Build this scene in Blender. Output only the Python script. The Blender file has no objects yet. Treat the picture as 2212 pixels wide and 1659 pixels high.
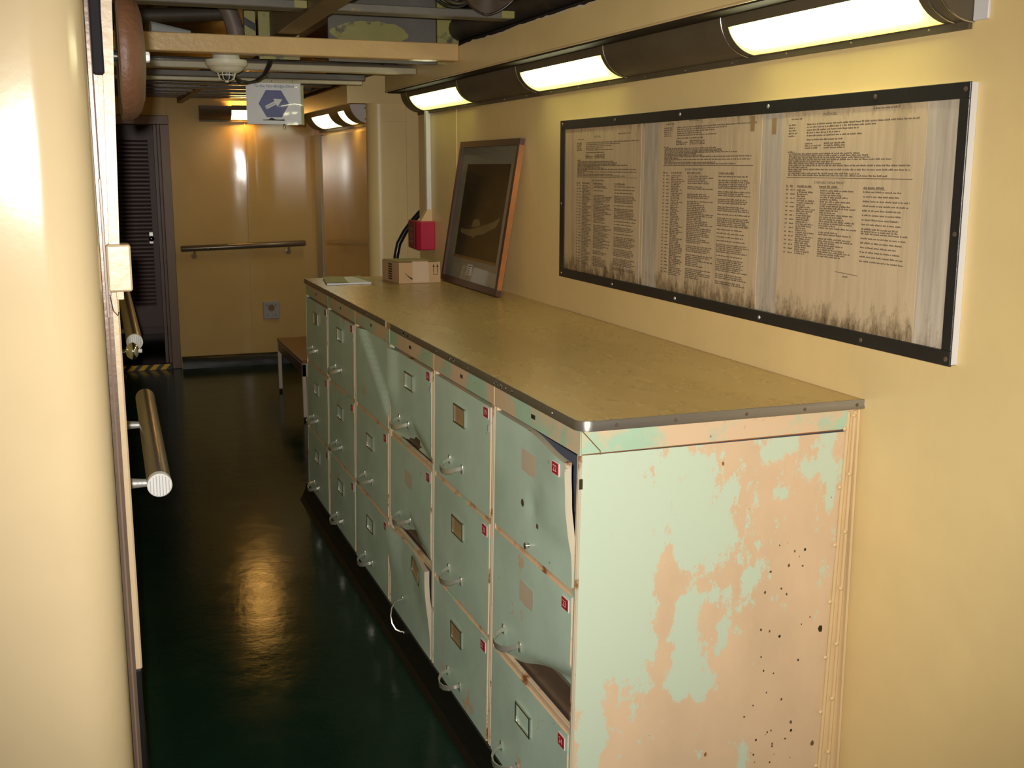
import bpy, math, random
from mathutils import Vector, Matrix, noise as mnoise

random.seed(7)
S = bpy.context.scene
COL = S.collection

# ------------------------------------------------------------------ camera
HC = 1.62
YAW, PITCH, ROLL, FPX = 0.351949, 0.189574, 0.0017988, 2440.08
cy, sy, cp, sp = math.cos(YAW), math.sin(YAW), math.cos(PITCH), math.sin(PITCH)
fw = Vector((sy * cp, cy * cp, -sp)); rt = Vector((cy, -sy, 0)); up = rt.cross(fw)
cr, sr = math.cos(ROLL), math.sin(ROLL)
rt2 = cr * rt + sr * up; up2 = -sr * rt + cr * up
cam_d = bpy.data.cameras.new('camera'); cam = bpy.data.objects.new('camera', cam_d); COL.objects.link(cam)
cam_d.sensor_fit = 'HORIZONTAL'; cam_d.sensor_width = 36.0; cam_d.lens = FPX / 2212 * 36.0
cam_d.clip_start = 0.02
M = Matrix((rt2, up2, -fw)).transposed().to_4x4(); M.translation = (0, 0, HC)
cam.matrix_world = M
S.camera = cam

# ------------------------------------------------------------------ world, flash, exposure
w = bpy.data.worlds.new('world'); S.world = w; w.use_nodes = True
w.node_tree.nodes['Background'].inputs[0].default_value = (1.0, 0.86, 0.62, 1)
w.node_tree.nodes['Background'].inputs[1].default_value = 0.07
fl_d = bpy.data.lights.new('flash', 'SPOT'); fl = bpy.data.objects.new('flash', fl_d); COL.objects.link(fl)
fl_d.energy = 330.0; fl_d.color = (1.0, 0.965, 0.90); fl_d.shadow_soft_size = 0.012
fl_d.spot_size = math.radians(82); fl_d.spot_blend = 1.0
MF = M.copy(); MF.translation = M.translation - rt2 * 0.024 + up2 * 0.03
fl.matrix_world = MF
S.view_settings.view_transform = 'Standard'; S.view_settings.look = 'None'
S.view_settings.exposure = 0.0; S.view_settings.gamma = 1.0; S.view_settings.use_curve_mapping = False


# ------------------------------------------------------------------ material helpers
def new_mat(name):
    m = bpy.data.materials.new(name); m.use_nodes = True
    nt = m.node_tree
    return m, nt, nt.nodes['Principled BSDF']


def nd(nt, t, **kw):
    n = nt.nodes.new(t)
    for k, v in kw.items():
        if k in n.inputs: n.inputs[k].default_value = v
        else: setattr(n, k, v)
    return n


def rgba(c): return (c[0], c[1], c[2], 1.0)


def coords(nt, scale=(1, 1, 1)):
    tc = nd(nt, 'ShaderNodeTexCoord'); mp = nd(nt, 'ShaderNodeMapping'); mp.inputs['Scale'].default_value = scale
    nt.links.new(tc.outputs['Object'], mp.inputs['Vector']); return mp.outputs['Vector']


def noise_fac(nt, vec, scale, detail=4, rough=.55, lo=.4, hi=.6):
    n = nd(nt, 'ShaderNodeTexNoise'); n.inputs['Scale'].default_value = scale
    n.inputs['Detail'].default_value = detail; n.inputs['Roughness'].default_value = rough
    nt.links.new(vec, n.inputs['Vector'])
    mr = nd(nt, 'ShaderNodeMapRange'); mr.inputs['From Min'].default_value = lo; mr.inputs['From Max'].default_value = hi
    nt.links.new(n.outputs['Fac'], mr.inputs['Value'])
    return mr.outputs['Result'], n.outputs['Fac']


def mixc(nt, fac, a, b):
    m = nd(nt, 'ShaderNodeMix', data_type='RGBA')
    if isinstance(fac, (int, float)): m.inputs[0].default_value = fac
    else: nt.links.new(fac, m.inputs[0])
    for s, i in ((a, 6), (b, 7)):
        if isinstance(s, (tuple, list)): m.inputs[i].default_value = rgba(s)
        else: nt.links.new(s, m.inputs[i])
    return m.outputs[2]


def bump(nt, b, h, strength, dist=.002):
    bp = nd(nt, 'ShaderNodeBump'); bp.inputs['Strength'].default_value = strength; bp.inputs['Distance'].default_value = dist
    nt.links.new(h, bp.inputs['Height']); nt.links.new(bp.outputs['Normal'], b.inputs['Normal'])


def paint(name, c, rough=.4, var=.12, bs=60, bst=.25, metallic=0., coat=0., scale=(1, 1, 1), bd=.002, spots=None, spec=.5):
    """painted surface: colour mottling, brush relief, optional second colour in spots (scale, lo, hi, colour)"""
    m, nt, b = new_mat(name)
    v = coords(nt, scale)
    f, _ = noise_fac(nt, v, 3.5, 5, .6, .3, .7)
    col = mixc(nt, f, tuple(x * (1 - var) for x in c), tuple(min(1, x * (1 + var)) for x in c))
    for sp_ in (spots or []):
        f2, _ = noise_fac(nt, v, sp_[0], 6, .62, sp_[1], sp_[2])
        col = mixc(nt, f2, col, sp_[3])
    nt.links.new(col, b.inputs['Base Color'])
    b.inputs['Roughness'].default_value = rough; b.inputs['Metallic'].default_value = metallic
    b.inputs['Coat Weight'].default_value = coat; b.inputs['Specular IOR Level'].default_value = spec
    if bst:
        _, h = noise_fac(nt, v, bs, 3, .5)
        bump(nt, b, h, bst, bd)
    return m


def emit(name, c, s):
    m, nt, b = new_mat(name)
    b.inputs['Base Color'].default_value = rgba((.6, .6, .55)); b.inputs['Emission Color'].default_value = rgba(c)
    b.inputs['Emission Strength'].default_value = s
    return m


CREAM = (.80, .595, .275)
MINT = (.40, .56, .40); PINK = (.68, .49, .31); RUST = (.28, .10, .02)
m_wall = paint('cream_wall_paint', CREAM, .36, .05, 28, .12)
m_endwall = paint('glossy_end_wall_enamel', (.66, .47, .19), .14, .05, 28, .03)
m_bulk = paint('cream_bulkhead_paint', (.555, .43, .25), .165, .04, 45, .05, spec=.25)
m_jamb = paint('cream_jamb_paint', (.50, .37, .22), .36, .06, 60, .3)
m_trim = paint('cream_trim_paint', (.70, .50, .26), .36, .06, 60, .3)
m_beam = paint('cream_beam_paint', (.60, .40, .17), .3, .1, 50, .5)
m_white = paint('off_white_paint', (.74, .73, .70), .4, .06, 50, .2)
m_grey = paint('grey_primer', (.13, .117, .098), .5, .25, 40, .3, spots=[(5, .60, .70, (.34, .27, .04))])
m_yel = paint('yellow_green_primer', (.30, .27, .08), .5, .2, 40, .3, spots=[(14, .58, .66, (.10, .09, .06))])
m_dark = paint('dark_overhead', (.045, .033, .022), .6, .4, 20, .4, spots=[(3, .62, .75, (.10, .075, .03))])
m_brown = paint('brown_stringer', (.14, .095, .045), .5, .25, 30, .3)
m_batten = paint('pale_batten_paint', (.44, .38, .26), .35, .15, 40, .3, spots=[(7, .66, .72, (.25, .11, .04))])
m_dbatten = paint('dark_batten_paint', (.10, .075, .045), .28, .2, 40, .3)
m_black = paint('black_paint', (.018, .017, .018), .35, .2, 60, .3)
m_rustline = paint('rusty_joint', (.24, .10, .03), .7, .3, 60, .1)
m_flat = paint('flat_black', (.018, .016, .018), .85, .2, 60, .2, spec=.15)
m_shade = paint('dark_brown_shade', (.035, .028, .018), .8, .2, 60, .1, spec=.1)  # near-black brown standing in for the shade under the soffit
m_rubber = paint('black_rubber_base', (.006, .0055, .0055), .42, .2, 30, .2)
m_hose = paint('black_hose', (.012, .012, .013), .25, .1, 60, .1)
m_housing = paint('bronze_brown_housing', (.11, .085, .052), .5, .18, 90, .2, metallic=.2)
m_steel = paint('brushed_steel_edging', (.30, .275, .24), .34, .08, 90, .15, metallic=.8, scale=(1, 12, 30), spots=[(10, .70, .74, (.75, .72, .66))])
m_bright = paint('bright_metal', (.75, .73, .69), .25, .05, 60, .05, metallic=1.)
m_chrome = paint('chrome', (.85, .84, .82), .12, .03, 60, 0, metallic=1.)
m_pull = paint('painted_metal_pull', (.62, .60, .50), .28, .12, 60, .1, metallic=.75)
m_rail = paint('bronze_handrail_vinyl', (.20, .165, .125), .27, .12, 60, .08, metallic=.5)
m_alum = paint('cast_aluminium', (.52, .50, .47), .45, .08, 150, .3, metallic=.6)
m_cap = paint('pale_end_cap', (.70, .68, .66), .45, .05, 60, .1)
m_gong = paint('rusty_red_gong', (.085, .036, .015), .55, .4, 90, .9, spots=[(9, .62, .72, (.15, .085, .03))])
m_red = paint('red_enamel', (.50, .014, .055), .42, .05, 60, .05)
m_redside = paint('red_lettered_plate', (.20, .022, .028), .4, .1, 60, .05)
m_letter = paint('white_print', (.75, .72, .68), .6, .04, 60, 0)
m_letter_dim = paint('worn_print', (.42, .24, .22), .6, .1, 60, 0)
m_tag = paint('red_tag', (.40, .012, .02), .5, .05, 60, 0)
m_card = paint('yellowed_card', (.36, .24, .11), .7, .1, 60, .05)
m_paper = paint('white_paper', (.74, .735, .80), .5, .04, 30, .08)
m_greenpaper = paint('pale_green_paper', (.36, .345, .15), .55, .06, 30, .1)
m_blue = paint('blue_print', (.115, .125, .30), .5, .12, 30, .05)
m_ink = paint('dark_ink', (.030, .024, .022), .7, .1, 60, 0)
m_faint = paint('faded_type', (.13, .085, .055), .7, .1, 60, 0)
m_cardb = paint('cardboard', (.52, .325, .165), .75, .08, 60, .15)
m_cardb2 = paint('cardboard_flaps', (.34, .25, .10), .75, .08, 60, .15)
m_tape = paint('parcel_tape', (.60, .42, .28), .3, .05, 60, .05)
m_darkin = paint('dark_interior', (.012, .013, .016), .6, .2, 30, .1)
m_darkgrey = paint('drawer_tub_grey', (.06, .065, .08), .45, .2, 30, .1)
m_wood = paint('orange_frame_wood', (.36, .125, .028), .35, .22, 40, .15, scale=(1, 18, 1))
m_woodd = paint('dark_frame_moulding', (.075, .028, .018), .4, .2, 40, .15)
m_mat = paint('grey_mat_board', (.33, .31, .24), .7, .06, 60, .05)
m_photo = paint('dark_aerial_photograph', (.030, .027, .017), .5, .5, 20, 0, spots=[(9, .56, .72, (.07, .058, .035)), (22, .62, .72, (.05, .025, .02))])
m_ship = paint('pale_ship_print', (.24, .20, .10), .5, .3, 60, 0)
m_ship2 = paint('ship_deck_print', (.07, .035, .025), .5, .4, 60, 0)
m_liner = paint('brown_liner', (.26, .15, .06), .6, .1, 60, 0)
m_door = paint('dark_mauve_door', (.24, .145, .125), .4, .12, 30, .1)
m_dframe = paint('mauve_door_frame', (.21, .14, .105), .38, .08, 40, .12)
m_benchtop = paint('worn_bench_wood', (.19, .095, .028), .4, .18, 30, .1, scale=(12, 1, 1))
m_benchside = paint('dark_bench_edge', (.09, .05, .03), .3, .2, 30, .1)
m_benchleg = paint('pale_bench_enamel', (.60, .50, .40), .4, .08, 60, .05)
m_yellow = paint('yellow_tape', (.9, .55, .02), .45, .06, 60, 0)
m_wire = paint('dark_cable', (.035, .025, .02), .4, .15, 60, 0)
m_duct = paint('pinkish_duct', (.16, .12, .10), .5, .25, 30, .3)
m_seam = paint('brown_hinge_strip', (.14, .095, .065), .3, .2, 60, .2, metallic=.3)
m_detector = paint('ivory_plastic', (.78, .73, .60), .38, .03, 60, 0)
m_greyplate = paint('grey_plate', (.38, .39, .39), .45, .08, 40, .1)
m_dent = paint('bare_patch_pink', (.60, .50, .36), .5, .1, 60, .1)
m_sheet = paint('dusty_plastic_sheet', (.06, .04, .028), .2, .3, 12, .3)

# drawer mint with worn pink undercoat
def mint_paint(name, lo, hi, rough=.4, rust=None, mint=MINT, seed=0.):
    m, nt, b = new_mat(name)
    tc = nd(nt, 'ShaderNodeNewGeometry'); mp = nd(nt, 'ShaderNodeMapping'); mp.inputs['Location'].default_value = (seed, seed * .7, seed * .3)
    nt.links.new(tc.outputs['Position'], mp.inputs['Vector']); v = mp.outputs['Vector']
    f0, _ = noise_fac(nt, v, 4, 5, .6, .3, .7)
    col = mixc(nt, f0, tuple(x * .88 for x in mint), tuple(x * 1.08 for x in mint))
    f1, _ = noise_fac(nt, v, 5.5, 8, .66, lo, hi)
    col = mixc(nt, f1, col, PINK)
    f2, h = noise_fac(nt, v, 55, 4, .6, .70, .74)
    col = mixc(nt, f2, col, RUST)
    if rust:
        f3, _ = noise_fac(nt, v, 11, 7, .65, rust[0], rust[1]); col = mixc(nt, f3, col, RUST)
    nt.links.new(col, b.inputs['Base Color']); b.inputs['Roughness'].default_value = rough
    bump(nt, b, h, .12, .001)
    return m


m_mint = mint_paint('mint_drawer_paint', .63, .67, mint=(.54, .69, .565))
m_rim = mint_paint('pink_mint_rail_paint', .44, .53, rust=(.66, .70))
m_stile = mint_paint('pink_stile_paint', .40, .47, rust=(.60, .66))
m_ridge = paint('pale_stile_ridge', (.54, .47, .34), .4, .1, 60, .1, spots=[(14, .60, .66, (.30, .13, .04))])
m_innerrail = mint_paint('rusty_cross_rail', .40, .47, rust=(.55, .68))

# near cabinet end: worn mint over pink, areas come from a per-vertex wear map
m_side, nt, b = new_mat('worn_cabinet_end_paint')
at = nd(nt, 'ShaderNodeAttribute'); at.attribute_name = 'wear'
v = coords(nt, (1, 1, .6))
n1 = nd(nt, 'ShaderNodeTexNoise'); n1.inputs['Scale'].default_value = 15; n1.inputs['Detail'].default_value = 12; n1.inputs['Roughness'].default_value = .78
nt.links.new(v, n1.inputs['Vector'])
ma = nd(nt, 'ShaderNodeMath', operation='MULTIPLY_ADD'); nt.links.new(n1.outputs['Fac'], ma.inputs[0]); ma.inputs[1].default_value = 3.0
n2 = nd(nt, 'ShaderNodeTexNoise'); n2.inputs['Scale'].default_value = 70; n2.inputs['Detail'].default_value = 4
nt.links.new(v, n2.inputs['Vector'])
mb2 = nd(nt, 'ShaderNodeMath', operation='MULTIPLY_ADD'); nt.links.new(n2.outputs['Fac'], mb2.inputs[0]); mb2.inputs[1].default_value = .55; mb2.inputs[2].default_value = -.825
mc2 = nd(nt, 'ShaderNodeMath', operation='ADD'); nt.links.new(mb2.outputs[0], mc2.inputs[0]); nt.links.new(at.outputs['Fac'], mc2.inputs[1])
nt.links.new(mc2.outputs[0], ma.inputs[2])
mr = nd(nt, 'ShaderNodeMapRange'); mr.inputs['From Min'].default_value = .90; mr.inputs['From Max'].default_value = 1.02
nt.links.new(ma.outputs[0], mr.inputs['Value'])
f0, _ = noise_fac(nt, v, 6, 5, .6, .3, .7)
pinkc = mixc(nt, f0, tuple(x * .9 for x in PINK), tuple(x * 1.06 for x in PINK))
c0 = mixc(nt, mr.outputs['Result'], pinkc, (.54, .63, .48))
f2, h = noise_fac(nt, v, 42, 4, .6, .715, .74)
c0 = mixc(nt, f2, c0, RUST)
nt.links.new(c0, b.inputs['Base Color']); b.inputs['Roughness'].default_value = .45; bump(nt, b, h, .1, .001)

# brown laminate top
m_top, nt, b = new_mat('tan_laminate')
v = coords(nt, (1, .35, 1))
f0, _ = noise_fac(nt, v, 3, 6, .6, .25, .75); c0 = mixc(nt, f0, (.43, .275, .096), (.49, .32, .118))
f1, _ = noise_fac(nt, v, 40, 5, .7, .68, .80); c0 = mixc(nt, f1, c0, (.38, .24, .085))
nt.links.new(c0, b.inputs['Base Color'])
f2, _ = noise_fac(nt, v, 9, 6, .6, .3, .7)
mr = nd(nt, 'ShaderNodeMapRange'); mr.inputs['To Min'].default_value = .24; mr.inputs['To Max'].default_value = .30
nt.links.new(f2, mr.inputs['Value']); nt.links.new(mr.outputs['Result'], b.inputs['Roughness'])

# floor
m_floor, nt, b = new_mat('dark_green_deck_paint')
v = coords(nt)
f0, _ = noise_fac(nt, v, 2.2, 7, .65, .3, .7); c0 = mixc(nt, f0, (.0055, .018, .010), (.0095, .028, .015))
f1, _ = noise_fac(nt, v, 9, 9, .7, .66, .78); c0 = mixc(nt, f1, c0, (.028, .045, .030))
nt.links.new(c0, b.inputs['Base Color'])
f2, h = noise_fac(nt, v, 6, 8, .65, .25, .75)
mr = nd(nt, 'ShaderNodeMapRange'); mr.inputs['To Min'].default_value = .08; mr.inputs['To Max'].default_value = .19
nt.links.new(f2, mr.inputs['Value']); nt.links.new(mr.outputs['Result'], b.inputs['Roughness'])
bump(nt, b, h, .3, .006); b.inputs['Specular IOR Level'].default_value = .12

# notice board backing and sheets, with vertical grain and drip stains
def stained(name, c, grain, zt, zb, amt):
    m, nt, b = new_mat(name)
    tc = nd(nt, 'ShaderNodeTexCoord'); geo = nd(nt, 'ShaderNodeNewGeometry')
    mp = nd(nt, 'ShaderNodeMapping'); mp.inputs['Scale'].default_value = (1, 1, .06)
    nt.links.new(geo.outputs['Position'], mp.inputs['Vector'])
    f0, _ = noise_fac(nt, mp.outputs['Vector'], 60, 4, .6, .35, .65)
    col = mixc(nt, f0, tuple(x * (1 - grain) for x in c), tuple(x * (1 + grain * .4) for x in c))
    mp2 = nd(nt, 'ShaderNodeMapping'); mp2.inputs['Scale'].default_value = (1, 1, .42)
    nt.links.new(geo.outputs['Position'], mp2.inputs['Vector'])
    n = nd(nt, 'ShaderNodeTexNoise'); n.inputs['Scale'].default_value = 34; n.inputs['Detail'].default_value = 10; n.inputs['Roughness'].default_value = .8
    nt.links.new(mp2.outputs['Vector'], n.inputs['Vector'])
    sep = nd(nt, 'ShaderNodeSeparateXYZ'); nt.links.new(geo.outputs['Position'], sep.inputs[0])
    top = nd(nt, 'ShaderNodeMapRange'); top.inputs['From Min'].default_value = zt - .07; top.inputs['From Max'].default_value = zt
    top.inputs['To Max'].default_value = amt * .6
    bot = nd(nt, 'ShaderNodeMapRange'); bot.inputs['From Min'].default_value = zb + .10; bot.inputs['From Max'].default_value = zb
    bot.inputs['To Max'].default_value = amt
    for q in (top, bot): nt.links.new(sep.outputs['Z'], q.inputs['Value'])
    s = nd(nt, 'ShaderNodeMath', operation='ADD'); nt.links.new(top.outputs[0], s.inputs[0]); nt.links.new(bot.outputs[0], s.inputs[1])
    s2 = nd(nt, 'ShaderNodeMath', operation='ADD'); nt.links.new(s.outputs[0], s2.inputs[0]); nt.links.new(n.outputs['Fac'], s2.inputs[1])
    r = nd(nt, 'ShaderNodeMapRange'); r.inputs['From Min'].default_value = .64; r.inputs['From Max'].default_value = .90
    nt.links.new(s2.outputs[0], r.inputs['Value'])
    mp3 = nd(nt, 'ShaderNodeMapping'); mp3.inputs['Scale'].default_value = (1, 1, .13)
    nt.links.new(geo.outputs['Position'], mp3.inputs['Vector'])
    f3, _ = noise_fac(nt, mp3.outputs['Vector'], 15, 5, .6, .56, .80)
    m3 = nd(nt, 'ShaderNodeMath', operation='MULTIPLY'); nt.links.new(f3, m3.inputs[0]); m3.inputs[1].default_value = .68
    col = mixc(nt, m3.outputs[0], col, (.24, .15, .07))
    col = mixc(nt, r.outputs['Result'], col, (.10, .055, .02))
    nt.links.new(col, b.inputs['Base Color']); b.inputs['Roughness'].default_value = .55
    return m


m_backing = stained('grained_backing', (.60, .51, .40), .22, 1.765, 1.25, .18)
m_sheet_paper = stained('aged_sheet', (.69, .525, .33), .10, 1.765, 1.25, .34)


def clear(name, refl):
    m = bpy.data.materials.new(name); m.use_nodes = True; nt = m.node_tree
    for n in list(nt.nodes):
        if n.type != 'OUTPUT_MATERIAL': nt.nodes.remove(n)
    out = [n for n in nt.nodes if n.type == 'OUTPUT_MATERIAL'][0]
    t = nd(nt, 'ShaderNodeBsdfTransparent'); g = nd(nt, 'ShaderNodeBsdfGlossy'); g.inputs['Roughness'].default_value = .05
    lw = nd(nt, 'ShaderNodeLayerWeight'); pw = nd(nt, 'ShaderNodeMath', operation='POWER'); nt.links.new(lw.outputs['Facing'], pw.inputs[0]); pw.inputs[1].default_value = 4.5
    fr = nd(nt, 'ShaderNodeMath', operation='MULTIPLY_ADD'); nt.links.new(pw.outputs[0], fr.inputs[0]); fr.inputs[1].default_value = .6; fr.inputs[2].default_value = refl
    mx = nd(nt, 'ShaderNodeMixShader'); nt.links.new(fr.outputs[0], mx.inputs[0]); nt.links.new(t.outputs[0], mx.inputs[1]); nt.links.new(g.outputs[0], mx.inputs[2])
    nt.links.new(mx.outputs[0], out.inputs['Surface']); return m


m_glass = clear('clear_pane', .022)
m_sleeve = clear('plastic_sleeve', .03)


def lens_mat(name, cc, ec, sc, se):
    m, nt, b = new_mat(name)
    a = nd(nt, 'ShaderNodeAttribute'); a.attribute_name = 'tube'
    nt.links.new(mixc(nt, a.outputs['Fac'], ec, cc), b.inputs['Emission Color'])
    mr = nd(nt, 'ShaderNodeMapRange'); mr.inputs['To Min'].default_value = se; mr.inputs['To Max'].default_value = sc
    nt.links.new(a.outputs['Fac'], mr.inputs['Value']); nt.links.new(mr.outputs[0], b.inputs['Emission Strength'])
    b.inputs['Base Color'].default_value = rgba((.5, .5, .4)); b.inputs['Roughness'].default_value = .3
    return m


m_lens = lens_mat('lit_diffuser', (1., .98, .88), (.74, .76, .26), 76., 1.1)
m_lens_near = lens_mat('lit_diffuser_near', (1., .98, .88), (.74, .76, .26), 118., 1.1)
m_lens_dim = lens_mat('lit_diffuser_dim', (1., .98, .88), (.74, .76, .26), 42., 1.1)
m_lens2 = lens_mat('lit_diffuser_far', (1., 1., .72), (.7, .75, .2), 6., 1.2)
m_warm = lens_mat('warm_lit_diffuser', (1., .56, .15), (1., .42, .04), 65., 16.)
m_warm2 = lens_mat('warm_slot', (1., .72, .30), (1., .45, .04), 18., 4.)


# ------------------------------------------------------------------ mesh helpers
class MB:
    def __init__(s): s.v = []; s.f = []; s.mi = []; s.cur = 0

    def add(s, vs, fs):
        o = len(s.v); s.v += [tuple(x) for x in vs]; s.f += [tuple(i + o for i in q) for q in fs]; s.mi += [s.cur] * len(fs); return s

    def box(s, x0, x1, y0, y1, z0, z1):
        vs = [(x, y, z) for x in (x0, x1) for y in (y0, y1) for z in (z0, z1)]
        return s.add(vs, [(0, 1, 3, 2), (4, 6, 7, 5), (0, 4, 5, 1), (2, 3, 7, 6), (0, 2, 6, 4), (1, 5, 7, 3)])

    def bbox(s, x0, x1, y0, y1, z0, z1, bv=.003):
        """box with chamfered edges (all 12)"""
        X, Y, Z = (x0, x1), (y0, y1), (z0, z1); b = bv
        vs = []; idx = {}
        for i in (0, 1):
            for j in (0, 1):
                for k in (0, 1):
                    sx, sy_, sz = (1 if i == 0 else -1), (1 if j == 0 else -1), (1 if k == 0 else -1)
                    for a in range(3):
                        p = [X[i], Y[j], Z[k]]; d = [sx * b, sy_ * b, sz * b]
                        for q in range(3):
                            if q != a: p[q] += d[q]
                        idx[(i, j, k, a)] = len(vs); vs.append(p)
        fs = []
        for a in range(3):
            o = [q for q in range(3) if q != a]
            for e in (0, 1):
                ring = []
                for (u, w_) in ((0, 0), (1, 0), (1, 1), (0, 1)):
                    c = [0, 0, 0]; c[a] = e; c[o[0]] = u; c[o[1]] = w_; ring.append(idx[(c[0], c[1], c[2], a)])
                fs.append(ring)
            for (u, w_) in ((0, 0), (1, 0), (1, 1), (0, 1)):
                c0 = [0, 0, 0]; c0[o[0]] = u; c0[o[1]] = w_; c1 = list(c0); c0[a] = 0; c1[a] = 1
                fs.append([idx[(*c0, o[0])], idx[(*c1, o[0])], idx[(*c1, o[1])], idx[(*c0, o[1])]])
        for i in (0, 1):
            for j in (0, 1):
                for k in (0, 1): fs.append([idx[(i, j, k, a)] for a in range(3)])
        return s.add(vs, fs)

    def quad(s, a, b, c, d): return s.add([a, b, c, d], [(0, 1, 2, 3)])

    def prism(s, pts, d):
        """closed polygon pts extruded by vector d"""
        n = len(pts); d = Vector(d); a = [Vector(p) for p in pts]
        vs = a + [p + d for p in a]
        fs = [tuple(range(n))[::-1], tuple(range(n, 2 * n))] + [(i, (i + 1) % n, n + (i + 1) % n, n + i) for i in range(n)]
        return s.add(vs, fs)

    def tube(s, pts, r, n=10, caps=True):
        pts = [Vector(p) for p in pts]; rs = r if isinstance(r, (list, tuple)) else [r] * len(pts)
        vs, fs = [], []; ref = None
        for i, p in enumerate(pts):
            t = (pts[min(i + 1, len(pts) - 1)] - pts[max(i - 1, 0)]).normalized()
            if ref is None: ref = Vector((0, 0, 1)) if abs(t.z) < .9 else Vector((1, 0, 0))
            u = t.cross(ref)
            if u.length < 1e-5: u = t.orthogonal()
            u.normalize(); w_ = u.cross(t).normalized(); ref = w_
            for k in range(n):
                a = 2 * math.pi * k / n; vs.append(p + rs[i] * (math.cos(a) * u + math.sin(a) * w_))
        for i in range(len(pts) - 1):
            for k in range(n): fs.append((i * n + k, i * n + (k + 1) % n, (i + 1) * n + (k + 1) % n, (i + 1) * n + k))
        if caps: fs.append(tuple(range(n))[::-1]); fs.append(tuple(range((len(pts) - 1) * n, len(pts) * n)))
        return s.add(vs, fs)

    def lathe(s, prof, c, axis, n=32):
        """prof: (radius, height along axis) list"""
        axis = Vector(axis).normalized(); u = axis.orthogonal().normalized(); w_ = axis.cross(u); c = Vector(c)
        vs, fs = [], []
        for r, h in prof:
            for k in range(n):
                a = 2 * math.pi * k / n; vs.append(c + axis * h + max(r, 1e-4) * (math.cos(a) * u + math.sin(a) * w_))
        for i in range(len(prof) - 1):
            for k in range(n): fs.append((i * n + k, i * n + (k + 1) % n, (i + 1) * n + (k + 1) % n, (i + 1) * n + k))
        fs.append(tuple(range(n))[::-1]); fs.append(tuple(range((len(prof) - 1) * n, len(prof) * n)))
        return s.add(vs, fs)

    def grid(s, fn, nu, nv):
        vs = [fn(i / nu, j / nv) for j in range(nv + 1) for i in range(nu + 1)]
        fs = [(j * (nu + 1) + i, j * (nu + 1) + i + 1, (j + 1) * (nu + 1) + i + 1, (j + 1) * (nu + 1) + i) for j in range(nv) for i in range(nu)]
        return s.add(vs, fs)


def wloc(o):
    v = Vector((0, 0, 0))
    while o is not None: v = v + Vector(o.location); o = o.parent
    return v


def mk(name, mb, mats, parent=None, smooth=False, kind=None, origin=None, label=None):
    """one mesh object; vertices are given in world coordinates"""
    o0 = wloc(parent) if parent else Vector((0, 0, 0))
    org = Vector(origin) if origin is not None else (o0 if parent else Vector((0, 0, 0)))
    me = bpy.data.meshes.new(name)
    me.from_pydata([tuple(Vector(p) - org) for p in mb.v], [], mb.f)
    mats = mats if isinstance(mats, (list, tuple)) else [mats]
    for m in mats: me.materials.append(m)
    if len(mats) > 1: me.polygons.foreach_set('material_index', mb.mi)
    import bmesh
    bm = bmesh.new(); bm.from_mesh(me); bmesh.ops.recalc_face_normals(bm, faces=bm.faces); bm.to_mesh(me); bm.free()
    if smooth:
        me.polygons.foreach_set('use_smooth', [True] * len(me.polygons))
        me.set_sharp_from_angle(angle=math.radians(smooth if smooth is not True else 40))
    me.update()
    o = bpy.data.objects.new(name, me); COL.objects.link(o)
    o.location = org - o0 if parent else org
    if parent: o.parent = parent
    if kind: o['kind'] = kind
    if label: o['label'] = label
    return o


def thing(name, label, cat, loc, group=None):
    o = bpy.data.objects.new(name, None); COL.objects.link(o); o.location = loc; o.empty_display_size = .05
    o['label'] = label; o['category'] = cat
    if group: o['group'] = group
    return o


def tag(o, label, cat, group=None):
    o['label'] = label; o['category'] = cat
    if group: o['group'] = group
    return o


def struct(name, mb, mats, smooth=False): return mk(name, mb, mats, None, smooth, 'structure')


def inst(name, me, parent, loc, rot=(0, 0, 0)):
    o = bpy.data.objects.new(name, me); COL.objects.link(o); o.parent = parent
    o.location = Vector(loc) - wloc(parent); o.rotation_euler = rot; return o


def text_mb(txt, size, fn, align='CENTER'):
    """lettering as flat mesh; fn maps (x, y) of the text plane to world"""
    cu = bpy.data.curves.new('t', 'FONT'); cu.body = txt; cu.size = size; cu.align_x = align; cu.align_y = 'CENTER'; cu.resolution_u = 3
    ob = bpy.data.objects.new('t', cu); COL.objects.link(ob)
    dg = bpy.context.evaluated_depsgraph_get(); me = bpy.data.meshes.new_from_object(ob.evaluated_get(dg))
    mb = MB(); mb.add([fn(p.co.x, p.co.y) for p in me.vertices], [tuple(p.vertices) for p in me.polygons])
    bpy.data.objects.remove(ob); bpy.data.curves.remove(cu); bpy.data.meshes.remove(me)
    return mb


# ------------------------------------------------------------------ setting
XW = 1.63          # right wall
YE = 9.5           # end wall
YB = 6.35          # bulkhead behind the cabinets
X2 = 1.75          # far right wall

struct('floor', MB().box(-1.7, 2.2, -1.2, 12.0, -.06, 0), m_floor)

wr = struct('wall_right', MB().box(XW, XW + .12, -1.2, 5.87, 1.085, 2.6).box(XW + .0015, XW + .12, -1.2, 5.87, 0, 1.085), m_wall)
mk('seam', MB().tube([(XW, 5.20, 1.10), (XW, 5.20, 1.90)], .003, 6), m_wall, wr)
struct('wall_recess', MB().box(2.05, 2.15, 5.87, 9.6, 0, 2.6).box(XW + .12, 2.05, 5.75, 5.87, 0, 2.6), m_wall)

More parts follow.
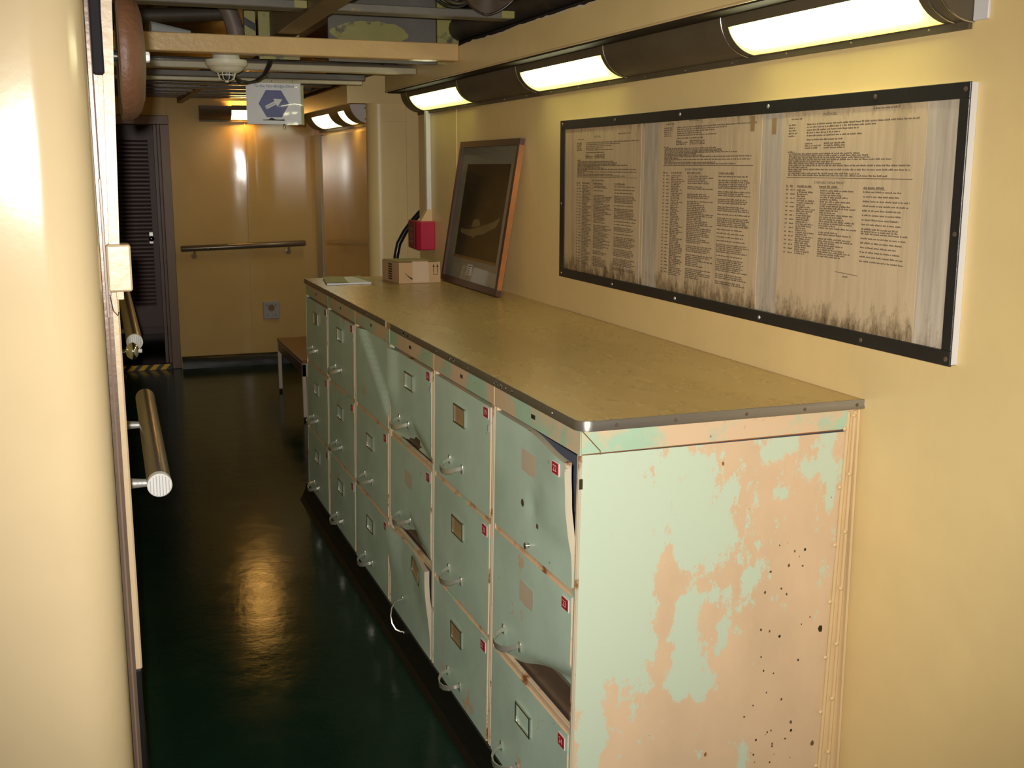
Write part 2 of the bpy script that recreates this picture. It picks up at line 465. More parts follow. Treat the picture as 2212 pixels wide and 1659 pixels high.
# far bulkhead with a rounded corner, behind the cabinets
def rounded_block(x0, x1, y0, y1, z0, z1, r, side, n=10):
    """plan outline with the front corner on `side` rounded"""
    pts = []
    if side == 'left':
        for k in range(n + 1):
            a = math.pi / 2 * k / n; pts.append((x0 + r - r * math.cos(a), y0 + r - r * math.sin(a)))
        pts += [(x1, y0), (x1, y1), (x0, y1)]
    else:
        for k in range(n + 1):
            a = math.pi / 2 * k / n; pts.append((x1 - r + r * math.sin(a), y0 + r - r * math.cos(a)))
        pts += [(x1, y1), (x0, y1), (x0, y0)]
    return MB().prism([(x, y, z0) for x, y in pts], (0, 0, z1 - z0))


wb = struct('wall_bulkhead', rounded_block(1.478, 2.05, YB, YB + .078, 0, 2.6, .075, 'left'), m_wall, 30)
mk('seam', MB().tube([(1.688, YB, .3), (1.688, YB, 2.15)], .004, 6), m_wall, wb)
mk('seam', MB().tube([(1.56, YB, 1.872), (1.70, YB, 1.872)], .0025, 6), m_wall, wb)
mk('header_panel', MB().box(1.355, 2.0, YB - .012, YB - .002, 1.967, 2.30), m_wall, wb)

wf = struct('wall_far_right', MB().box(X2, X2 + .12, YB + .08, YE, 0, 2.6), m_wall)
struct('trim_7', MB().box(1.357, 1.38, YB, YE - .002, 1.967, 2.062).box(1.38, X2, YB + .09, YE - .002, 2.045, 2.06), m_wall)
mk('wall_panel', MB().box(X2 - .012, X2, 6.75, 9.16, .30, 1.86), m_endwall, wf)
mk('panel_edge', MB().box(X2 - .022, X2 - .004, 9.165, 9.40, .70, 1.872), m_greyplate, wf, label='grey strip along the edge of the panel')

# end wall: two sheets that buckle a little at their joint
def end_sheet(x0, x1, z0, z1):
    def fn(u, v_):
        x = x0 + (x1 - x0) * u; z = z0 + (z1 - z0) * v_
        d = math.exp(-((x - 1.16) / .16) ** 2) * math.exp(-((z - 1.60) / .28) ** 2)
        wv = .020 * math.exp(-((x - 1.24) / .13) ** 2) * (.65 + .35 * math.exp(-((z - 1.6) / .35) ** 2))
        wob = .0012 * mnoise.noise((x * 7, z * 5, 3.3)) * d * 2
        return (x, YE - wv - wob, z)
    return MB().grid(fn, 44, 60)


we_mb = end_sheet(.595, X2 + .05, 0, 2.14)
we_mb.box(.60, X2 + .1, YE + .03, YE + .12, 0, 2.6).box(-.3, X2 + .1, YE + .006, YE + .12, 2.0, 2.6).box(-.4, .03, YE, YE + .12, 0, 2.0)
we = struct('wall_end', we_mb, m_endwall, 60)
mk('seam', MB().tube([(1.19, YE - .019, .1), (1.19, YE - .021, 1.5), (1.19, YE - .019, 2.05)], .003, 6), m_wall, we)
def base_end(u, v_):
    x = .606 + 1.14 * u; k = v_ * math.pi / 2
    return (x, YE - .03 - .05 * math.cos(k) + .004 * mnoise.noise((x * 9, v_ * 2, 0)), .092 * math.sin(k) if v_ < 1 else .095)
struct('baseboard_end', MB().grid(base_end, 30, 8), m_rubber, True)

# doorway in the end wall, louvred door standing in the lobby beyond
tf = struct('trim_1', MB().bbox(.53, .60, YE - .035, YE + .10, 0, 1.9445, .004).bbox(.02, .60, YE - .035, YE + .10, 1.945, 2.014, .004).bbox(.02, .05, YE - .035, YE + .1, 0, 1.945, .004), m_dframe)
mk('door_stop', MB().box(.487, .51, YE + .10, YE + .16, .03, 1.945), m_dframe, tf)
mk('door_stop', MB().box(.512, .530, YE + .02, YE + .06, 0, 1.945), m_dframe, tf)
struct('wall_lobby', MB().box(-.9, 1.4, 11.6, 11.7, 0, 2.6).box(1.3, 1.4, YE + .12, 11.6, 0, 2.6).box(-.9, -.8, YE + .12, 11.6, 0, 2.6), m_door)
d1 = struct('door_1', MB().box(-.10, -.02, 10.9, 10.94, .16, 2.02).box(.50, .60, 10.9, 10.94, .16, 2.02).box(-.02, .50, 10.9, 10.94, 1.86, 2.02).box(-.02, .50, 10.9, 10.94, .16, .36).box(-.02, .50, 10.93, 10.94, .36, 1.86), m_door)
ns = 42
sl = MB().box(-.26, .26, -.012, .012, -.003, .003)
sl_me = None
for k in range(ns):
    z = .375 + k * (1.47 / (ns - 1))
    if sl_me is None:
        so = mk('louvre_slat', MB().add([(x + .24, y + 10.912, zz + z) for x, y, zz in sl.v], sl.f), m_door, d1, origin=(.24, 10.912, z)); sl_me = so.data
        so.rotation_euler = (math.radians(38), 0, 0)
    else: inst('louvre_slat', sl_me, d1, (.24, 10.912, z), (math.radians(38), 0, 0))
mk('door_knob', MB().lathe([(.006, 0), (.006, .03), (.022, .035), (.026, .05), (.018, .066), (.004, .07)], (.485, 10.90, .975), (0, -1, 0), 16), m_chrome, d1, 60)
mk('lock_plate', MB().box(.47, .50, 10.894, 10.90, .93, 1.03), m_bright, d1)

# left side of the passage: rounded bulkhead beside the camera, then the jamb and the long wall
struct('wall_bulkhead_near', rounded_block(-1.7, .006, 1.9, 2.07, 0, 2.6, .085, 'right', 14), m_bulk, 30)
struct('wall_left', MB().box(-.4, .018, 2.13, 9.6, 0, 2.6), m_wall)
struct('trim_2', MB().bbox(-.02, .033, 2.105, 2.20, .69, 2.6, .003), m_jamb)
struct('trim_8', MB().bbox(-.02, .031, 2.107, 2.20, 0, .689, .003), m_rubber)
tb = struct('trim_3', MB().box(-.02, .0212, 2.085, 2.10, .0, 2.6), m_seam)
mk('strip', MB().tube([(.0145, 2.084, .3), (.0140, 2.084, 1.2), (.0145, 2.084, 2.2)], .0016, 6), m_dframe, tb)
mk('strip', MB().bbox(.0115, .0165, 2.079, 2.085, 1.36, 1.60, .001), m_dframe, tb)
struct('baseboard_left', MB().prism([(-.02, 2.104, 0), (.05, 2.104, 0), (.036, 2.104, .06), (.034, 2.104, .13), (-.02, 2.104, .13)], (0, 7.3, 0)), m_rubber)

# rear wall behind the photographer closes the passage
struct('wall_rear', MB().box(-1.7, 1.75, -1.3, -1.2, 0, 2.6).box(-1.8, -1.7, -1.3, 2.07, 0, 2.6), m_wall)

# right soffit with ragged painted top edge
def soff(u, v_):
    y = -1.2 + 7.07 * u
    zt = 2.112 + .006 * mnoise.noise((y * 6, 0, 1.7)) + .004 * mnoise.noise((y * 23, 2, 0))
    return (1.455, y, 2.0 + (zt - 2.0) * v_)
s_mb = MB().grid(soff, 200, 2)
s_mb.box(1.4555, XW, -1.2, 5.87, 2.0, 2.012).box(1.4555, XW, 5.85, 5.87, 2.0, 2.11)
ts = struct('trim_4', s_mb, m_wall)
mk('lip', MB().tube([(1.4555, -1.2 + i * .707, 2.0005 + .0008 * math.sin(i * 2.1)) for i in range(11)], .0032, 8), m_trim, ts, 60)
def pe(u, v_):
    y = -1.2 + 7.07 * u
    zt = 2.112 + .006 * mnoise.noise((y * 6, 0, 1.7)) + .004 * mnoise.noise((y * 23, 2, 0))
    return (1.4545 + .001 * v_, y, zt - .004 + .008 * v_ * (.5 + mnoise.noise((y * 15, 5, 1))))
mk('paint_edge', MB().grid(pe, 200, 1), m_white, ts)

# ------------------------------------------------------------------ overhead
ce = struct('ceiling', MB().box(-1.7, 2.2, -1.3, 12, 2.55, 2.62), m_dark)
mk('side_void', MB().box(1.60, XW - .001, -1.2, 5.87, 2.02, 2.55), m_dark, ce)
def cbeam(name, x0, x1, y0, y1, z0, z1, m, bv=.003): return mk(name, MB().bbox(x0, x1, y0, y1, z0, z1, bv), m, ce)
cbeam('beam', .02, 1.454, 4.60, 4.68, 2.050, 2.118, m_beam)
cbeam('beam', .02, .713, 3.94, 4.03, 2.139, 2.166, m_grey)
cbeam('beam', .803, 1.452, 3.945, 4.03, 2.139, 2.166, m_grey)
cbeam('beam_end', .672, .714, 3.937, 3.94, 2.141, 2.165, m_yel, .0005)
cbeam('beam_end', 1.405, 1.4535, 3.938, 3.945, 2.141, 2.165, m_yel, .0005)
cbeam('batten', .02, 1.452, 5.25, 5.32, 2.043, 2.071, m_batten)
cbeam('batten', .02, 1.452, 5.34, 5.37, 2.066, 2.09, m_dbatten)
mk('bead', MB().tube([(1.05 + i * .008, 5.40 + (i % 2) * .002, 2.058) for i in range(32)], .004, 6), m_white, ce)
cbeam('batten', .02, 1.30, 5.715, 5.76, 2.022, 2.040, m_batten)
cbeam('batten', .02, 1.34, 5.82, 5.88, 2.05, 2.078, m_grey)
cbeam('batten', .02, 1.36, 5.48, 5.60, 2.072, 2.11, m_dark)
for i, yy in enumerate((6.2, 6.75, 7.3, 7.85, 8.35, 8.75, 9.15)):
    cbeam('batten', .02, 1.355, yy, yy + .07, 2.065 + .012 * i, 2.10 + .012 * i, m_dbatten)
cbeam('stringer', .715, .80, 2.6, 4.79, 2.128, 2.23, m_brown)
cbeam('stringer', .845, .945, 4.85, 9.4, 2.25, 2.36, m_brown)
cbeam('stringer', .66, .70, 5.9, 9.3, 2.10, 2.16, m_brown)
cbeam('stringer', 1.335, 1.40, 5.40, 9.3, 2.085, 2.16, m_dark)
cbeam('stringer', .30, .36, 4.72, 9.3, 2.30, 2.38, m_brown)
wp = mk('web_plate', MB().box(.955, 1.415, 4.80, 4.82, 2.05, 2.42), m_grey, ce)
# primer flash: elongated patch of yellow primer on the plate
def ell(cx, cz, rx, rz, y, n=28, tail=0):
    return MB().add([(cx + rx * math.cos(2 * math.pi * k / n) * (1 + .05 * math.sin(5 * k)), y, cz + rz * math.sin(2 * math.pi * k / n) * (1 + .08 * math.cos(3 * k))) for k in range(n)], [tuple(range(n))])
mk('primer_patch', ell(1.13, 2.165, .165, .05, 4.797), m_yel, ce)
mk('web_plate', MB().box(1.42, 1.515, 4.795, 4.81, 2.05, 2.42), m_yel, ce)
mk('web_plate', MB().box(.672, .835, 4.80, 4.815, 2.05, 2.42), m_yel, ce)
po = mk('hazard_post', MB().box(.612, .655, 4.76, 4.80, 2.06, 2.50), m_yel, ce, label='post with black and yellow stripes')
for k in range(4): mk('stripe', MB().prism([(.611, 4.758, 2.10 + .075 * k), (.656, 4.758, 2.075 + .075 * k), (.656, 4.758, 2.105 + .075 * k), (.611, 4.758, 2.13 + .075 * k)], (0, .003, 0)), m_black, po)
mk('duct', MB().tube([(.45 + .13 * math.sin(a), 4.72, 2.05 + .26 * math.cos(a)) for a in [i * .16 for i in range(10)]], .034, 12), m_duct, ce, 60)
mk('pipe', MB().tube([(.02, 4.95, 2.20), (.60, 4.95, 2.24)], .028, 12), m_dark, ce, 60)
mk('pipe', MB().tube([(.25, 4.72, 2.14), (.40, 4.74, 2.13)], [.03, .012], 12), m_greyplate, ce, 60)
mk('pipe', MB().tube([(1.52, 2.0, 2.20), (1.52, 5.8, 2.20)], .05, 14), m_dark, ce, 60)
mk('pipe', MB().tube([(1.10, 3.0, 2.34), (1.13, 9.2, 2.34)], .04, 14), m_grey, ce, 60)
mk('cable', MB().tube([(.95 + .05 * i, 5.0 + .02 * math.sin(i), 2.10 - .025 * math.sin(i * .5)) for i in range(10)], .006, 8), m_wire, ce, 60)
mk('cable', MB().tube([(.70 + .05 * i, 5.05, 2.095 + .012 * math.sin(i * .8)) for i in range(9)], .007, 8), m_wire, ce, 60)
def hoop(cx, cz, r, y, a0, a1, rr, m, n=22): return mk('hose_coil', MB().tube([(cx + r * math.sin(a0 + (a1 - a0) * k / n), y + .01 * math.sin(k * .6), cz - r * math.cos(a0 + (a1 - a0) * k / n)) for k in range(n + 1)], rr, 8), m, ce, 60)
hoop(1.16, 2.235, .085, 3.70, -1.8, 1.8, .007, m_wire); hoop(1.155, 2.235, .095, 3.72, -1.9, 1.9, .006, m_hose)
hoop(1.165, 2.25, .07, 3.69, -1.9, 1.9, .004, m_sheet)
def sag(u, v_):
    a = -1.15 + 2.3 * u; r = .155 * v_
    return (1.262 + r * math.sin(a) * .85, 3.66 + .03 * math.cos(a * 2) * v_, 2.262 - r * math.cos(a) * .95 + .02 * abs(math.sin(a)) * v_)
mk('sagging_sheet', MB().grid(sag, 24, 10), m_sheet, ce, 60)
mk('edge_cord', MB().tube([sag(i / 24, 1) for i in range(25)], .0035, 6), m_wire, ce, 60)
hoop(1.30, 2.27, .115, 3.62, -1.2, 1.2, .004, m_sheet)

# ------------------------------------------------------------------ wall lights
def quarter(y, n=10, grow=0.):
    """section of the half-round light: wall foot -> bulging front -> top edge under the soffit"""
    cx, cz = 1.628, 1.998; rx, rz = .100 + grow, .098 + grow
    return [(cx - rx * math.sin(a) - 0.0, y, cz - rz * math.cos(a) * 1.0) for a in [math.pi / 2 * k / n for k in range(n + 1)]]


def light_bar(name, label, secs, y0, y1, to_world, rims=True, lens_m=m_lens, cat='light', flat=False):
    """secs: lens spans along the bar; to_world maps bar coordinates (y, wall offset, height)"""
    r = thing(name, label, cat, to_world((y0 + y1) / 2, 0, 0))
    N = 10
    def sec(t, g=0.):
        return [(-(.100 + g) * math.sin(math.pi / 2 * k / N), -(.098 + g) * math.cos(math.pi / 2 * k / N)) for k in range(N + 1)]
    hb = MB()
    cuts = [y0] + [c for s_ in secs for c in s_[:2]] + [y1]
    p = sec(0)
    for i in range(0, len(cuts), 2):
        a, b_ = cuts[i], cuts[i + 1]
        ring = p + [(0, 0)]
        hb.prism([to_world(a, q[0], q[1]) for q in ring], Vector(to_world(b_, 0, 0)) - Vector(to_world(a, 0, 0)))
    for s_ in secs:   # solid margins above and below each lens
        for lo, hi in ((0, 1), (N - 2, N)):
            ring = [p[k] for k in range(lo, hi + 1)] + [(p[k][0] + .012, p[k][1] + .006) for k in range(hi, lo - 1, -1)]
            hb.prism([to_world(s_[0], q[0], q[1]) for q in ring], Vector(to_world(s_[1], 0, 0)) - Vector(to_world(s_[0], 0, 0)))
    hb.prism([to_world(y0, q[0], q[1]) for q in [(0, -.112), (-.010, -.112), (-.010, -.096), (0, -.096)]], Vector(to_world(y1, 0, 0)) - Vector(to_world(y0, 0, 0)))
    mk('housing', hb, m_housing, r, 30)
    for li, s_ in enumerate(secs):
        lm = s_[2] if len(s_) > 2 else lens_m
        nu, nv = 30, 14
        tv = []
        def fn(u, v_):
            k = (1 + v_ * (N - 3)) / N * math.pi / 2
            q = (-(.0985) * math.sin(k), -(.0965) * math.cos(k))
            return to_world(s_[0] + (s_[1] - s_[0]) * u, q[0], q[1])
        lb = MB().grid(fn, nu, nv)
        L = abs(s_[1] - s_[0])
        for j in range(nv + 1):
            for i in range(nu + 1):
                u, v_ = i / nu, j / nv
                de = min(u, 1 - u) * L; sv = min(1, de / .075); sv = sv * sv * (3 - 2 * sv)
                vv = max(.15, min(1., v_ / .15)) if flat else .004 + max(0., v_ - .05) ** 2.6 * (1. if v_ < .86 else .12); sv = max(sv, .6) if flat else sv if v_ > .0 else sv * .5
                tv.append(sv * vv)
        lo_ = mk('lens', lb, lm, r, 60)
        at_ = lo_.data.attributes.new('tube', 'FLOAT', 'POINT'); at_.data.foreach_set('value', tv)
        if rims:
            for e in s_[:2]:
                d = .028 if e == s_[1] else -.028
                d = d if s_[1] > s_[0] else -d
                g = sec(0, .0015)
                mk('rim', MB().tube([to_world(e + d, q[0], q[1]) for q in g], .0016, 6), m_bright, r, 60)
    return r


main_l = light_bar('strip_light', 'long brown half-round wall light with three lit lenses above the notice board', [(1.90, 2.60, m_lens_near), (3.37, 4.10), (4.90, 5.69, m_lens_dim)], 1.84, 5.84,
                   lambda y, a, h_: (1.628 + a, y, 1.998 + h_))
for k in range(16):
    mk('screw', MB().lathe([(.0035, 0), (.003, .002), (.0005, .003)], (1.618, 1.95 + k * .255, 1.894), (-1, 0, 0), 8), m_bright, main_l)
mk('end_cap', MB().prism([(1.628 - .100 * math.sin(a), 1.836, 1.998 - .098 * math.cos(a)) for a in [math.pi / 2 * k / 10 for k in range(11)]] + [(1.628, 1.836, 1.998)], (0, .004, 0)), m_housing, main_l)
mk('end_plate', MB().bbox(1.6235, 1.6298, 1.795, 1.8355, 1.900, 1.999, .0015), m_cap, main_l)
mk('end_rim', MB().tube([(1.628 - .102 * math.sin(a), 1.835, 1.998 - .100 * math.cos(a)) for a in [math.pi / 2 * k / 12 for k in range(13)]], .0018, 6), m_bright, main_l, 60)

mk('shade_plate', MB().box(1.462, 1.532, 1.84, 5.845, 1.9935, 1.9985), m_shade, main_l)  # added dark strip: shade of the soffit underside painted as colour
far_l = light_bar('strip_light', 'shorter wall light by the far bulkhead with a pale end cap and one warm slot', [(7.72, 7.92, m_warm2), (8.24, 8.92, m_lens2)], 7.50, 9.2,
                  lambda y, a, h_: (X2 - .002 + a * 1.3, y, 2.030 + h_ * 1.28), rims=False, flat=True)
mk('end_cap', MB().prism([(X2 - .002 - .132 * math.sin(a), 7.490, 2.042 - .140 * math.cos(a)) for a in [math.pi / 2 * k / 10 for k in range(11)]] + [(X2 - .002, 7.490, 2.042)], (0, .008, 0)), m_cap, far_l, label='pale grey quarter-round end cap')
for z in (1.93, 2.0): mk('screw', MB().lathe([(.005, 0), (.004, .003), (.0005, .004)], (X2 - .03, 7.49, z), (0, -1, 0), 8), m_black, far_l)

end_l = light_bar('strip_light', 'dark half-round light on the end wall behind the paper sign with a glowing end', [(1.08, 1.24, m_warm)], .835, 1.34,
                  lambda y, a, h_: (y, YE - .022 + a * 1.1, 2.092 + h_ * 1.08), rims=False, flat=True)

# ------------------------------------------------------------------ filing cabinets
def shx(x, z): return x - .017 * max(0., 1.06 - z) if z < 1.06 else x
XFR = .935
cols = [(4.862, 5.400), (4.315, 4.862), (3.765, 4.315), (3.220, 3.765), (2.670, 3.220), (2.120, 2.670)]
rows = [(.716, 1.012), (.392, .700), (.082, .376)]

# shared meshes: bow pull, card holder, card
def shared(mb, m, smooth=60):
    me = bpy.data.meshes.new('shared'); me.from_pydata([tuple(p) for p in mb.v], [], mb.f); me.materials.append(m)
    import bmesh
    bm = bmesh.new(); bm.from_mesh(me); bmesh.ops.recalc_face_normals(bm, faces=bm.faces); bm.to_mesh(me); bm.free()
    if smooth: me.polygons.foreach_set('use_smooth', [True] * len(me.polygons)); me.set_sharp_from_angle(angle=math.radians(smooth))
    return me


pm = MB()
pp = [(-.001, -.055, .006), (-.012, -.054, .004), (-.028, -.046, -.002), (-.039, -.026, -.007), (-.043, 0, -.009), (-.039, .026, -.007), (-.028, .046, -.002), (-.012, .054, .004), (-.001, .055, .006)]
# flat strap section
vs = []
for i, p in enumerate(pp):
    hw = .0075 if 1 < i < 7 else .0055
    a = Vector(pp[min(i + 1, 8)]) - Vector(pp[max(i - 1, 0)]); nrm = Vector((a.y, -a.x, 0)).normalized() * .0018
    for dz, dn in ((-hw, -1), (-hw, 1), (hw, 1), (hw, -1)): vs.append(Vector(p) + Vector((0, 0, dz)) + nrm * dn)
pm.add(vs, [(i * 4 + k, i * 4 + (k + 1) % 4, (i + 1) * 4 + (k + 1) % 4, (i + 1) * 4 + k) for i in range(8) for k in range(4)] + [(0, 1, 2, 3), (35, 34, 33, 32)])
for s_ in (-1, 1): pm.bbox(-.003, .0005, s_ * .060 - .007, s_ * .060 + .007, -.009, .017, .001)
pull_me = shared(pm, m_pull)
hm = MB()
W2, H2, t = .050, .028, .0055
for a in ((-W2, W2, H2 - t, H2), (-W2, W2, -H2, -H2 + t), (-W2, -W2 + t, -H2, H2), (W2 - t, W2, -H2, H2)):
    hm.bbox(-.0055, .0, a[0], a[1], a[2], a[3], .0012)
holder_me = shared(hm, m_bright, 30)
cm_ = MB().box(-.0012, 0, -W2 + t, W2 - t, -H2 + t, H2 - t); card_me = shared(cm_, m_card, None)
cg_ = MB().box(-.0012, 0, -W2 + t, W2 - t, -H2 + t, H2 - t); blank_me = shared(cg_, m_greyplate, None)
tg_ = MB().box(-.0018, 0, -.0165, .0165, -.0125, .0125); tag_me = shared(tg_, m_tag, None)
te_ = MB().box(-.0010, .0003, -.0185, .0185, -.0150, .0145); tagb_me = shared(te_, m_letter, None)
stud_me = shared(MB().lathe([(.006, 0), (.005, .005), (.008, .006), (.008, .011), (.003, .012)], (0, 0, 0), (-1, 0, 0), 12), m_bright)
lock_me = shared(MB().bbox(-.003, 0, -.007, .007, -.009, .009, .001), m_greyplate, None)


def sstep(a, b, x):
    t_ = max(0., min(1., (x - a) / (b - a))); return t_ * t_ * (3 - 2 * t_)


# dents: (column, row) -> displacement towards the aisle (positive = bent outward); v from far edge 0..1, h from bottom 0..1
def dent(c, r, v, h):
    d = .0012 * mnoise.noise((v * 3 + c * 7, h * 3 + r * 5, .5))
    if (c, r) == (6, 1):
        d += .020 * sstep(.45, 1., v) * sstep(.0, 1., h) + .004 * sstep(.55, .75, v) * sstep(.25, .45, h) * (1 - sstep(.6, .8, h))
        d -= .005 * math.exp(-((v - .52) / .05) ** 2 - ((h - .40) / .10) ** 2)
    if (c, r) == (6, 2): d -= .034 * max(0., min(1., (v - .12 - h * 1.9) / .25)) * sstep(0, .08, v) * (1 if v < 2 else 0)
    if (c, r) == (4, 1): d += .012 * sstep(.25, .0, v) * sstep(.25, .6, h); d -= .022 * max(0., min(1., (.38 - h * 1.15 - abs(v - .55) * .55) / .22))
    if (c, r) == (4, 2): d -= .024 * max(0., min(1., (.34 - h * 1.05 - abs(v - .50) * .5) / .22))
    if (c, r) == (4, 3):
        d += .017 * sstep(.55, 1., v) * sstep(.10, .9, h); d += .018 * sstep(.35, 0., v) * sstep(.3, .95, h)
    if (c, r) == (3, 1):
        k = v * .95 + (1 - h) * -.75
        d += -.016 * sstep(.10, .22, v - (1 - h) * 1.05)
    if (c, r) == (3, 3): d += .004 * sstep(.5, 0, v)
    return d


nums = {1: (7, 8, 9), 2: (10, 11, 12), 3: (13, 14, 15), 4: (16, 17, 18), 5: (19, 20, 21), 6: (22, 23, 24)}
no_holder = {(6, 1), (6, 2), (4, 2), (3, 1)}; no_pull = {(6, 1), (3, 1)}; no_tag = {(3, 1), (4, 3)}
with_card = {(5, 1), (5, 2), (5, 3), (1, 1), (4, 3)}
dlabel = {(6, 1): 'drawer front without pull, bent out at its upper near corner', (6, 2): 'drawer front with folded lower near corner', (4, 1): 'drawer front dented under the pull',
          (4, 2): 'drawer front dented at the bottom, no card holder', (4, 3): 'drawer front bent open with a pull hanging by one end', (3, 1): 'drawer front with a diagonal crease and no pull'}
clabels = {1: 'green steel filing cabinet at the far end of the row next to the bench',
           2: 'green filing cabinet second from the far end, small red tags on its three drawers',
           3: 'green filing cabinet whose creased top drawer has lost its pull and card holder',
           4: 'green filing cabinet whose bottom drawer is bent open with a dangling pull',
           5: 'green filing cabinet with drawers tagged 19, 20 and 21 and brown cards in the holders',
           6: 'nearest filing cabinet, tags 22 to 24, worn mint and pink end panel'}


def cab_tr(mb):
    mb.v = [(shx(x, z), y, z) for x, y, z in mb.v]; return mb


for c in range(1, 7):
    y0, y1 = cols[c - 1]
    root = thing('filing_cabinet', clabels[c], 'filing cabinet', (1.25, (y0 + y1) / 2, .085), 'row of filing cabinets under one worktop')
    g = .0015
    body = MB()
    # carcass shell: sides, back, bottom, dark behind
    body.box(XFR + .004, 1.60, y0 + g, y0 + .010, .085, 1.076).box(XFR + .004, 1.60, y1 - .010, y1 - g, .085, 1.076)
    body.box(1.588, 1.60, y0 + .01, y1 - .01, .085, 1.076).box(XFR + .01, 1.59, y0 + .01, y1 - .01, .085, .092).box(XFR + .01, 1.59, y0 + .01, y1 - .01, 1.07, 1.076)
    if c == 6: body.v = [(x, max(y, y0 + .0075) if y < y0 + .02 else y, z) for x, y, z in body.v]
    mk('carcass', cab_tr(body), m_darkgrey, root)
    mk('top_rail', cab_tr(MB().bbox(XFR - .002, XFR + .012, y0 + g, y1 - g, 1.021, 1.076, .0012)), m_rim, root)
    mk('rail_slot', MB().box(XFR - .0035, XFR, (y0 + y1) / 2 - .012, (y0 + y1) / 2 + .012, 1.044, 1.054), m_black if c in (4, 6) else m_seam, root)
    for e, nm in ((y0 + g, 1), (y1 - g - .017, -1)):
        sm = MB().bbox(XFR - .001, XFR + .012, e, e + .017, .072, 1.021, .001)
        so = mk('stile', cab_tr(sm), m_stile, root)
        yy = e + (.0035 if nm == 1 else .0135)
        mk('stile_ridge', cab_tr(MB().tube([(XFR - .001, yy, .075), (XFR - .001, yy, 1.020)], .0032, 6)), m_ridge, so, 60)
    for zc in (.708, .384, .079):
        mk('cross_rail', cab_tr(MB().bbox(XFR + .001, XFR + .012, y0 + .0185, y1 - .0185, zc - .009, zc + .009, .001)), m_innerrail, root)
    yl, yh = y0 + .0200, y1 - .0200
    for r in (1, 2, 3):
        z0, z1 = rows[r - 1]
        def fr(u, v_):          # u 0..1 from far edge to near edge, v_ bottom to top
            y = yh + (yl - yh) * u; z = z0 + (z1 - z0) * v_
            x = shx(XFR - .004, z) - dent(c, r, u, v_)
            if (c, r) == (6, 1): y += .012 * sstep(.5, 1., u) * sstep(.2, 1., v_); z -= .012 * sstep(.35, 1, u) * v_
            if (c, r) == (4, 3): y += .009 * sstep(.6, 1., u) * sstep(.2, 1., v_)
            if (c, r) == (6, 2): z += .052 * sstep(.30, 1., u) * (1 - sstep(.0, .35, v_)) * sstep(.22, .6, u) * (.35 + .65 * (1 - u))
            return (x, y, z)
        nu, nv = 22, 18
        fmb = MB().grid(fr, nu, nv)
        n0 = len(fmb.v)
        ring = [i for i in range(nu + 1)] + [(j + 1) * (nu + 1) - 1 for j in range(1, nv + 1)] + [nv * (nu + 1) + i for i in range(nu - 1, -1, -1)] + [j * (nu + 1) for j in range(nv - 1, 0, -1)]
        ret = .016
        fmb.v += [(fmb.v[i][0] + ret, fmb.v[i][1], fmb.v[i][2]) for i in ring]
        L = len(ring)
        for k in range(L): fmb.f.append((ring[k], ring[(k + 1) % L], n0 + (k + 1) % L, n0 + k)); fmb.mi.append(1)
        dr = mk('drawer', fmb, [m_mint, m_ridge if (c, r) in ((6, 1), (4, 3)) else m_stile], root, 35, label=dlabel.get((c, r)))
        vc = .262 / .55
        def at_front(vv, z):    # vv metres from the far edge of the cabinet
            y = y1 - vv; u = (yh - y) / (yh - yl); h_ = (z - z0) / (z1 - z0)
            return Vector(fr(u, h_))
        zh = {1: .937, 2: .607, 3: .284}[r]
        if (c, r) not in no_holder:
            vv = .39 if (c, r) == (4, 3) else .272 if r == 1 else .262
            zz = .334 if (c, r) == (4, 3) else zh
            p = at_front(vv, zz)
            ho = inst('card_holder', holder_me, dr, (p.x - .0005, p.y, p.z), (math.radians(16) if (c, r) == (4, 3) else 0, 0, 0))
            co = bpy.data.objects.new('card', card_me if (c, r) in with_card else blank_me)
            if (c, r) in with_card: COL.objects.link(co); co.parent = dr; co.location = ho.location; co.rotation_euler = ho.rotation_euler
            else: bpy.data.objects.remove(co)
        else:
            p = at_front(.262, zh) if (c, r) != (3, 1) else None
            if p: mk('bare_patch', MB().add([(p.x - .0022 if abs(a) + abs(b_) else 0, p.y + a * (1 + .08 * mnoise.noise((a * 60, b_ * 60, c))), p.z + b_) for a, b_ in ((-.042, -.026), (0, -.030), (.044, -.026), (.045, .003), (.041, .027), (.004, .026), (-.043, .025), (-.045, -.004))], [tuple(range(8))]), m_dent, dr, label='bare pinkish patch where the card holder was')
        if (c, r) not in no_pull:
            vv = {5: .236, 4: .195, 6: .165}.get(c, .222); zz = zh - .157
            if (c, r) == (4, 3):
                p = at_front(.235, .120)
                inst('pull', pull_me, dr, (p.x - .006, p.y + .02, p.z - .005), (math.radians(78), math.radians(0), math.radians(-10)))
            else:
                p = at_front(vv, zz); inst('pull', pull_me, dr, (p.x - .0005, p.y, p.z + .004))
        elif (c, r) == (6, 1):
            p = at_front(.225, .828); mk('bolt_hole', MB().lathe([(.010, 0), (.008, .001)], (p.x - .0015, p.y, p.z), (-1, 0, 0), 10), m_seam, dr)
            p = at_front(.325, .800); mk('bolt_hole', MB().lathe([(.007, 0), (.005, .001)], (p.x - .0015, p.y, p.z), (-1, 0, 0), 10), m_seam, dr)
            p = at_front(.270, .735); inst('latch_stud', stud_me, dr, (p.x, p.y, p.z))
